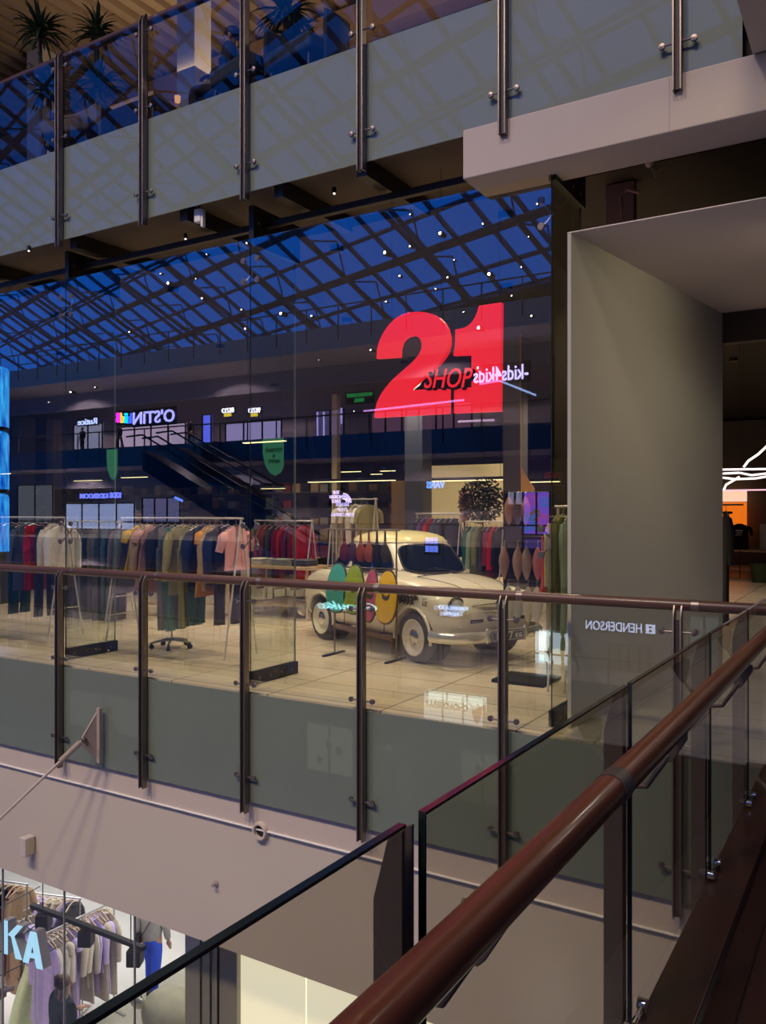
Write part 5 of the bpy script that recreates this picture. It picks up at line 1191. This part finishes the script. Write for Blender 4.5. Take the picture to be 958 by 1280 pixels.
# track with three box spots
a, c = at_y(40, 1131, 6.3), at_y(180, 1187, 6.3); a.z = c.z = (a.z+c.z)/2
b = MB(); b.box((a.x, 6.27, a.z-.02), (c.x, 6.33, a.z+.025)); tr = b.build('light_track', M_BLACK); tag(tr, 'black ceiling light track of the lower shop', 'light track')
b2 = MB(); 
for x in (a.x+.2, c.x-.2): b2.tube([(x, 6.3, a.z), (x, 6.3, -2.5)], .006, 6)
b2.build('hanger', M_BLACKM, tr)
for i, px in enumerate((55, 108, 169)):
    q = at_y(px, 1150, 6.3); t = thing('box_spotlight', 'black box spotlight %s' % ['left on the track above the letters', 'in the middle of the track', 'right on the track, before the blue trousers'][i], 'lamp', (q.x, 6.3, a.z-.12))
    b = MB(); b.cbox((0,0,0), (.15,.15,.17), Matrix.Rotation(.5, 3, 'Z')); b.build('housing', M_BLACK, t, bevel=.006)
    b = MB(); b.tube([(0,0,.08),(0,0,.14)], .02, 8); b.build('stem', M_BLACKM, t)
# racks of lilac and cream clothes; positions from the photo
def low_row(lab, group, items, ztop, yoff=0):
    ps = [at_z(px, py, ztop) for px, py, *_ in items]
    a, c = ps[0], ps[-1]; d = (c-a); L = d.length; ang = math.atan2(d.y, d.x)
    t = thing('clothes_rack', lab, 'clothes rack', a, ang)
    m = mat('rack_silver', (.5,.5,.5), .3, .9); b = MB(); b.tube([(-.15,0,0),(L+.15,0,0)], .012, 8); b.build('rail', m, t)
    for x in (-.13, L+.13): b = MB(); b.tube([(x,0,0),(x,0,-FZ-ztop)], .012, 8); b.build('leg', m, t)
    for x in (-.13, L+.13): b = MB(); b.box((x-.02,-.25,-FZ-ztop),(x+.02,.25,-FZ-ztop+.02)); b.build('foot', m, t)
    n = len(items)
    for i, (px, py, cn, kind, Lg) in enumerate(items):
        q = a.lerp(c, i/max(1, n-1))
        nb = items[i-1] if i else items[1]
        lab2 = '%s %s on the %s, %s the %s %s' % (cn, KN[kind].replace('pair of ', ''), lab.split(',')[0].replace('silver clothes ', ''), 'next after' if i else 'before', nb[2], KN[nb[3]].replace('pair of ', ''))
        g = thing('hanging_' + {'shirt':'shirt','tee':'t_shirt','coat':'coat','dress':'dress','trousers':'trousers','skirt':'skirt'}[kind], ' '.join(lab2.split()[:16]), {'shirt':'top','tee':'T-shirt','coat':'coat','dress':'dress','trousers':'trousers','skirt':'skirt'}[kind], q - Vector((0,0,.02)), ang+random.uniform(-.15,.15), group)
        garment(kind, fabric(cn.replace(' ', '_').replace('-', '_'), C[cn]), g, Lg, random.uniform(0,6)); hanger(g, True)
random.seed(21)
low_row('silver clothes rack right of the track, lower shop', 'lilac and cream clothes, right rack', [(100,1146,'cream','shirt',.9),(105,1143,'beige','coat',1.15),(110,1140,'lilac','coat',1.05),(115,1136,'lilac','shirt',.8),(120,1133,'sand','dress',1.2),(127,1132,'lilac','dress',1.1),(133,1131,'beige','coat',1.2)], -4.0)
low_row('silver clothes rack behind the letter A, lower shop', 'lilac and cream clothes, middle rack', [(55,1168,'lilac','coat',1.2),(60,1164,'cream','shirt',.8),(64,1162,'cream','shirt',.8),(69,1160,'sand','dress',1.1),(74,1158,'cream','shirt',.75),(79,1155,'lilac','dress',1.2),(86,1152,'lilac','trousers',1.1),(93,1150,'beige','shirt',.9)], -4.0)
low_row('silver clothes rack at the left edge, lower shop', 'cream and brown clothes, left rack', [(12,1146,'tan','coat',1.0),(18,1143,'cream','shirt',.8),(24,1141,'cream','shirt',.8),(30,1138,'sand','dress',1.1),(37,1135,'cream','shirt',.8)], -4.0)
low_row('silver clothes rack under the fascia, lower shop', 'lilac clothes under the fascia', [(42,1116,'lilac','shirt',.8),(50,1116,'lilac','coat',1.1),(58,1117,'cream','shirt',.8),(66,1118,'sand','coat',1.1),(80,1120,'lilac','dress',1.2),(90,1122,'charcoal','shirt',.7)], -3.9)
low_row('silver clothes rack with dark coats at the far left, lower shop', 'dark coats, far left', [(-6,1100,'dark teal','coat',1.2),(2,1101,'charcoal','coat',1.2),(9,1102,'black','coat',1.2),(17,1103,'rust brown','coat',1.2),(24,1104,'tan','coat',1.2)], -3.6)
# mannequin with pale lime skirt
q = at_z(43, 1200, -4.55); t = thing('mannequin', 'headless mannequin in a pale lime flared skirt below the letter A', 'mannequin', (q.x, q.y, -FZ))
b = MB(); b.loft(body_rings([(.13,1.00),(.15,.92),(.24,.75),(.33,.50),(.42,.15)], .13, 1.0, .035, 36)); b.build('skirt', fabric('pale_lime', C['pale lime']), t)
b = MB(); b.loft(body_rings([(.12,1.0),(.13,1.10),(.165,1.28),(.17,1.36),(.06,1.42),(.05,1.48)], .10, 1.0, .0, 24)); b.build('torso', fabric('lilac_top', C['lilac']), t)
b = MB(); b.tube([(0,0,.02),(0,0,1.0)], .015, 8); b.lathe((0,0,0),(0,0,1),[(.001,0),(.17,0),(.17,.012),(.001,.02)],24); b.build('stand', M_STEEL, t)
# low rock-like seat and bag at right, grey column, white display block
q = at_z(205, 1262, -FZ+.3); b = MB()
b.ell((0,0,0), (.46,.36,.32), 28, 18); o = b.build('stone_seat', mat('pale_stone', (.52,.49,.40), .9, var=.3, scale=5, bump=.8), loc=(q.x+.15, q.y, -FZ+.30)); tag(o, 'pale rough stone-like seat beside the grey column', 'seat')
q = at_z(172, 1272, -FZ+.3); t = thing('handbag', 'small silver handbag on the pale stone-like seat', 'bag', (q.x, q.y, -FZ+.52))
b = MB(); b.ell((0,0,0), (.13,.07,.09), 16, 10); b.build('pouch', mat('silver_leather', (.55,.53,.50), .3, .6), t); b = MB(); b.tube([(-.08,0,.05),(-.05,0,.2),(.05,0,.2),(.08,0,.05)], .008, 6); b.build('handle', M_STEEL, t)
xa = at_y(231, 1220, 6.4).x; xb = at_y(296, 1220, 6.4).x
b = MB(); b.box((xa, 6.4, -FZ), (xb, 6.95, -2.51)); o = b.build('column', mat('lower_column', (.34,.32,.28), .35, var=.15, scale=2), bevel=.01); tag(o, 'grey-green polished column below the fascia', 'column')
b = MB()
for k_ in (.33, .52, .66): b.box((xa+(xb-xa)*k_-.008, 6.385, -FZ), (xa+(xb-xa)*k_+.008, 6.3995, -2.47))
b.build('seam', M_BLACKM, o)
xc = at_y(432, 1250, 6.5).x
xm = at_y(379, 1250, 6.4).x
for i, (u0, u1) in enumerate(((xb+.01, xm-.008), (xm+.008, xc+3))):
    b = MB(); b.box((u0, 6.45, -FZ), (u1, 6.7, -2.51)); tag(b.build('lightbox', mat('lit_cream', (.75,.72,.60), .5, emit=1.0 + .6*i, ecol=(1,.93,.72)), smooth=False), 'glowing cream wall panel %s of the thin seam under the fascia' % ('left', 'right')[i], 'light panel')
# ================================================================ CAFE ABOVE
# ribbed roof deck over the cafe
M_DECKR = mat('ribbed_roof', (.34,.25,.17), .7, var=.15, scale=2)
b = MB()
for i in range(110): b.box((-28+i*.34, 5.0, 10.2), (-28+i*.34+.17, 22, 10.32))
b.box((-28, 5.0, 10.32), (12, 22, 10.4)); st(b.build('ceiling_cafe', M_DECKR, smooth=False), 'ribbed brown roof deck over the cafe')
for i, (y, z) in enumerate(((7.6, 9.75), (11.6, 9.6), (15.5, 9.5))):
    b = MB(); b.box((-28, y, z), (12, y+.32, z+.5)); tag(b.build('roof_beam', mat('beam_brown', (.30,.20,.14), .7)), ['brown roof beam nearest over the cafe', 'second brown roof beam over the cafe', 'farthest brown roof beam over the cafe'][i], 'beam')
b = MB(); b.box((-28, 20, 5.58), (12, 20.2, 10.2)); st(b.build('wall_cafe_back', mat('cafe_wall', (.30,.21,.15), .8, var=.2, scale=.5)))
for i, (px, Yc, w) in enumerate(((232, 8.6, .34), (42, 9.8, .40))):
    q = at_y(px, 60, Yc); b = MB(); b.box((q.x-w/2, Yc, FZ), (q.x+w/2, Yc+w, 10.2)); tag(b.build('cafe_column', mat('cafe_column', (.62,.58,.53), .7), bevel=.01), ['white square column behind the seated person in the cafe', 'white square column behind the tall cafe plant'][i], 'column')
# table
pa = at_y(192, 104, 7.0)
t = thing('cafe_table', 'brown wooden cafe table seen from below', 'table', (pa.x, 7.0, FZ)); zt = 6.33-FZ
b = MB(); b.box((-.62,-.35,zt),(.36,.40,zt+.05)); b.build('table_top', M_OAK, t, bevel=.005)
for x in (-.5,.26):
    for y in (-.25,.3): b = MB(); b.tube([(x,y,0),(x,y,zt)], .02, 8); b.build('leg', M_BLACKM, t)
pq = at_y(222, 84, 7.0); b = MB(); b.lathe((0,0,0),(0,0,1),[(.001,0),(.03,0),(.035,.07),(.03,.07),(.026,.01),(.001,.01)],16); o = b.build('candle_glass', emis('candle', (1,.45,.12), 1.0), loc=(pq.x, 7.0, 6.385)); tag(o, 'small glowing candle glass on the cafe table', 'candle')
# armchairs
def armchair(lab, x, y, rot, col):
    t = thing('armchair', lab, 'armchair', (x, y, FZ), rot); m = mat(col[0], col[1], .7)
    b = MB(); b.box((-.32,-.30,.28),(.32,.30,.46)); b.build('seat', m, t, bevel=.05)
    b = MB(); rings = []
    for k in range(13):
        a = math.radians(200 - 220*k/12); c_ = Vector((math.cos(a)*.36, math.sin(a)*.34, 0)); o_ = c_.normalized()
        h_ = .92 - .22*abs(math.cos(a))
        rings.append([c_-o_*.035+Vector((0,0,.25)), c_+o_*.035+Vector((0,0,.25)), c_+o_*.045+Vector((0,0,h_-.04)), c_+Vector((0,0,h_)), c_-o_*.035+Vector((0,0,h_-.04))])
    b.loft(rings); b.build('backrest', m, t)
    for sx in (-1,1):
        for sy in (-1,1): b = MB(); b.tube([(sx*.26,sy*.24,.28),(sx*.30,sy*.28,0)], .016, 8); b.build('leg', M_BLACKM, t)
q = at_y(318, 95, 6.45); armchair('dark blue-grey armchair before the seated person in the cafe', q.x, 6.42, -.2, ('dark_blue_fabric', (.045,.06,.10)))
q = at_y(420, 70, 6.75); armchair('dark blue-grey armchair right of the seated person in the cafe', q.x-.1, 6.45, -.2, ('dark_blue_fabric', (.045,.06,.10)))
q = at_y(120, 140, 6.6); armchair('brown rounded armchair beneath the tall cafe plant', q.x, 6.35, .3, ('brown_fabric', (.16,.12,.09)))
# dracaena crowns
def dracaena(lab, x, y, crowns, seed):
    rnd = random.Random(seed); t = thing('potted_dracaena', lab, 'plant', (x, y, FZ))
    b = MB(); b.lathe((0,0,0),(0,0,1),[(.001,0),(.17,0),(.21,.34),(.19,.34),(.17,.28),(.001,.28)],24); b.build('pot', M_BLACKM, t)
    b = MB()
    for cx, cy, cz, R, n in crowns: b.tube([(0,0,.25),(cx*.4,cy*.4,cz*.55),(cx,cy,cz)], [.035,.028,.02], 8)
    b.build('stem', mat('bark', (.10,.06,.035), .9), t)
    b = MB()
    for cx, cy, cz, R, n in crowns:
        for k in range(n):
            az = rnd.uniform(0, 2*PI); el = rnd.uniform(-.5, 1.4); L = R*rnd.uniform(.75,1.1)
            d = Vector((math.cos(az)*math.cos(el), math.sin(az)*math.cos(el), math.sin(el))); x_ = Vector((-math.sin(az), math.cos(az), 0)); p = Vector((cx,cy,cz+rnd.uniform(-.10,.06)))
            pts = []; w = .026
            for q in range(6):
                pts.append((p.copy(), w*(1-abs(q/5-.35)*1.25)+.001)); p = p + d*L/5; d = (d + Vector((0,0,-.26))).normalized()
            vs = [];
            for pp, ww in pts: vs += [pp-x_*ww, pp-Vector((0,0,.006)), pp+x_*ww]
            b.add(vs, [f for q in range(5) for f in ((q*3,q*3+1,q*3+4,q*3+3),(q*3+1,q*3+2,q*3+5,q*3+4))])
    b.build('foliage', mat('dracaena_leaf', (.050,.085,.028), .4, var=.5, scale=12), t, smooth=False)
q = at_y(50, 40, 6.8); q2 = at_y(62, 110, 6.8)
dracaena('tall potted dracaena with two leaf crowns at the left of the cafe', q.x+.05, 6.8, [(-.05,0,q.z-FZ,.42,70),(.12,0,q2.z-FZ,.40,60)], 1)
q = at_y(122, 40, 6.9); q2 = at_y(118, 110, 6.9)
dracaena('potted dracaena behind the second cafe railing post', q.x, 6.9, [(.0,0,q.z-FZ,.36,60),(.03,0,q2.z-FZ,.40,60)], 2)
q = at_y(358, 12, 6.9)
dracaena('potted dracaena above the armchairs in the cafe', q.x, 6.9, [(0,0,q.z-FZ,.40,70),(.1,0,q.z-FZ-.35,.35,40)], 3)
# ================================================================ RIGHT-HAND SHOP DOWN THE CORRIDOR
Yb = 28
a = at_y(902, 620, Yb); 
b = MB(); b.box((a.x-1.2, Yb, 0), (12, Yb+.2, 4.5)); st(b.build('wall_corridor_end', mat('brown_ribbed', (.12,.095,.07), .7, var=.4, scale=10, stretch=(8,1,.2))))
a = at_y(906, 628, Yb-.3); c = at_y(934, 662, Yb-.3)
b = MB(); b.box((a.x-.6, Yb-.35, c.z-.1), (c.x, Yb-.28, a.z)); tag(b.build('orange_panel', mat('orange_lit', (.75,.17,.01), .5, emit=.75, ecol=(1,.20,.01))), 'bright orange wall panel in the shop down the corridor', 'panel')
a = at_y(900, 613, Yb-.4); c = at_y(934, 627, Yb-.4)
b = MB(); b.box((a.x-.6, Yb-.45, c.z), (c.x, Yb-.36, a.z)); tag(b.build('light_strip', emis('warm_white_panel', (1,.62,.42), 1.0)), 'warm white light strip above the orange panel', 'light')
def ledline(lab, pts, Y, col=(1,.80,.80), s=3.0):
    ps = [at_y(x, y, Y) for x, y in pts]
    for q in ps: pass
    t = thing('led_tube', lab, 'lamp', ps[0]); b = MB(); b.tube([q-ps[0] for q in ps], .018, 8); b.build('tube', emis('led_%.2f' % col[2], col, s*.55), t)
    b = MB(); 
    for q in (ps[0], ps[-1]): b.tube([q-ps[0], Vector((q.x, q.y, 4.57))-ps[0]], .004, 5)
    b.build('wire', M_BLACKM, t)
ledline('upper straight pinkish LED tube down the corridor', [(903,587),(975,586)], 16)
ledline('second pinkish LED tube bending down the corridor', [(903,592),(925,591),(940,594),(975,590)], 15.5)
ledline('third pinkish LED tube crossing the second', [(903,597),(920,599),(945,598),(975,593)], 15)
ledline('zigzag white LED tube rising to the right edge', [(905,613),(908,606),(925,596)], 14.5, (1,.9,.75))
ledline('slanted white LED tube above the straight ones', [(930,584),(936,576),(948,568),(962,555)], 14, (1,.9,.75))
ledline('thin pink LED tube over the orange panel', [(903,613),(975,612)], 22, (1,.55,.65), 2.0)
q = at_z(940, 722, 0); trestle('pale table with dark goods in the shop down the corridor', q.x+.3, q.y, 2.2, .8, .70)
for i, (px, py, w, h, lab, col) in enumerate(((925, 682, .62, .62, 'black printed T-shirt on display down the corridor', (.012,.012,.014)),)):
    q = at_y(px, 655, 22.3); t = thing('display_t_shirt', lab, 'T-shirt', (q.x, 22.3, q.z+.08)); garment('tee', fabric('black', C['black']), t, .72, 1.0).rotation_euler = (0,0,PI/2+.2)
    b = MB(); b.tube([(0,0,-.1),(0,0,-q.z-.12)], .012, 8); b.build('stand', M_BLACKM, t)
    b = MB()
    for (x0_, z0_, x1_, z1_) in ((-.08,-.26,.08,-.23),(-.06,-.31,.07,-.29),(-.09,-.36,.05,-.34)): b.box((x0_,-.075,z0_),(x1_,-.07,z1_))
    b.build('print', mat('tee_print', (.5,.45,.48), .7), t)
q = at_y(908, 690, 11.0); t = thing('hanging_coat', 'long black coat hanging at the edge of the tall grey wall', 'coat', (q.x, 11.0, 1.72), .3); garment('coat', fabric('black', C['black']), t, 1.45, 2.0); hanger(t)
b = MB(); b.tube([(q.x-.4, 11.0, 1.74), (q.x+.2, 11.0, 1.74)], .012, 8); tag(b.build('coat_rail', M_STEELD), 'short steel coat rail behind the grey wall', 'rail')
q = at_z(952, 728, 0); b = MB(); b.lathe((0,0,0),(0,0,1),[(.001,0),(.2,0),(.24,.45),(.21,.45),(.18,.05),(.001,.05)],24); tag(b.build('waste_bin', mat('dark_green_bin', (.03,.05,.02), .6), loc=(q.x, q.y, 0)), 'dark green bin under the table down the corridor', 'bin')
q = at_y(957, 660, 22.5); b = MB(); b.box((q.x-.12, 22.5, .71), (q.x+.22, 22.7, 1.35)); tag(b.build('price_stand', mat('grey_print', (.35,.33,.33), .6)), 'grey printed stand on the far table at the right edge', 'stand')
# ================================================================ LIGHT
def spot(x, y, z, tx, ty, tz, W, col, ang=100, r=.06, blend=.5):
    l = bpy.data.lights.new('spot', 'SPOT'); l.energy = W; l.color = col; l.spot_size = math.radians(ang); l.spot_blend = blend; l.shadow_soft_size = r
    o = bpy.data.objects.new('spot', l); COL.objects.link(o); o.location = (x, y, z); o.rotation_euler = (Vector((tx,ty,tz))-Vector((x,y,z))).to_track_quat('-Z', 'Y').to_euler(); return o
def area(x, y, z, sx, sy, W, col, rot=(0,0,0)):
    l = bpy.data.lights.new('area', 'AREA'); l.shape = 'RECTANGLE'; l.size = sx; l.size_y = sy; l.energy = W; l.color = col
    o = bpy.data.objects.new('area', l); COL.objects.link(o); o.location = (x,y,z); o.rotation_euler = rot; return o
WARM = (1,.80,.58)
# shop downlights
for x, y, w in ((-3.2,7.6,140),(-5.2,7.6,150),(-8,7.9,140),(-10.5,8,120),(-4.2,10,150),(-7,10.5,150),(-10,11,130),(-13,10,120),(-4,13.5,130),(-8,14,130),(-12,15,130),(-2.5,17,120),(-8,19,130),(-15,18,130)):
    spot(x, y, 4.50, x, y, 0, w*2.15, WARM, 110, .05)
    t = thing('ceiling_spot', 'small ceiling spotlight of the shop over its bright tiles', 'lamp', (x, y, 4.535), group='ceiling spots of the shop')
    b = MB(); b.lathe((0,0,0), (0,0,1), [(.055,-.02),(.075,-.02),(.08,.044),(.05,.044)], 18); b.build('ring', M_BLACKM, t)
# atrium lights on the roof trusses, shining on our facade
for x in (-14, -7, 0):
    spot(x, -9, 19, x*.6-2, 5, -6, 7800, (1,.775,.50), 62, 1.2, 1.0)
spot(-6, -6, 18, -3, 3, -4, 1300, (1,.82,.62), 70, 1.0)
# far storeys
for k, w in ((1, 260), (0, 260), (-1, 200)):
    for x in (-48, -34, -20, -8):
        spot(x, -25, FZ*(k+1)-1.25, x, -25.5, FZ*k, w*5, (1,.80,.88), 150, .08)
# lower shop
for x in (-14, -11, -8.2): area(x, 9.2, -2.52, 1.6, 3.5, 88, (1,.97,.93))
# cafe
for x in (-12, -7, -2): spot(x, 12, 9.5, x, 12, FZ, 260, (1,.78,.52), 150, .1)
area(-7, 9.5, 7.9, 8, 2, 120, (1,.72,.46), (PI,0,0))
# corridor at right
for x, y, w in ((1.5,13,60),(2.5,18,120),(4,22,120)): spot(x, y, 3.3, x, y, 0, w, (1,.85,.72), 120, .06)
# unseen lamps added under the wing to brighten the grey wall and wing
for x, y in ((.4, 7.6), (1.8, 8.2)):
    spot(x, y, 3.765, x, y, 0, 60, (1,.86,.72), 165, .05)
    t = thing('added_wing_lamp', 'added out-of-view lamp under the grey wing ceiling, brightening the grey wall', 'lamp', (x, y, 3.772), group='added wing lamps')
    b = MB(); b.lathe((0,0,0), (0,0,1), [(.06,-.006),(.085,-.006),(.085,.0),(.06,.0)], 20); b.build('ring', M_STEEL, t)
# two unseen spots added to light the grey wall, then the walkway
spot(.3, 4.0, 4.55, -1.9, 7.4, 2.4, 35, (1,.86,.62), 62, .10)
spot(.1, 6.9, 3.70, -1.9, 7.3, 2.9, 44, (1,.84,.58), 95, .08, 1.0)
spot(1.2, 1.5, 4.55, 1.0, 2.0, 0, 22, (1,.90,.80), 120, .05); spot(1.2, 4.8, 4.55, 0.6, 5.0, 0, 22, (1,.90,.80), 120, .05)
# dusk sky
w = bpy.data.worlds.new('dusk'); SC.world = w; w.use_nodes = True; bg = w.node_tree.nodes['Background']; bg.inputs[0].default_value = (.010,.19,1,1); bg.inputs[1].default_value = 1.25
SC.view_settings.view_transform = 'Standard'; SC.view_settings.look = 'None'; SC.view_settings.gamma = 1; SC.view_settings.use_curve_mapping = False; SC.view_settings.exposure = 0.0
cy = SC.cycles; cy.max_bounces = 12; cy.transparent_max_bounces = 48; cy.glossy_bounces = 4; cy.diffuse_bounces = 3; cy.sample_clamp_indirect = 4.0; cy.use_denoising = True; cy.caustics_reflective = False; cy.caustics_refractive = False
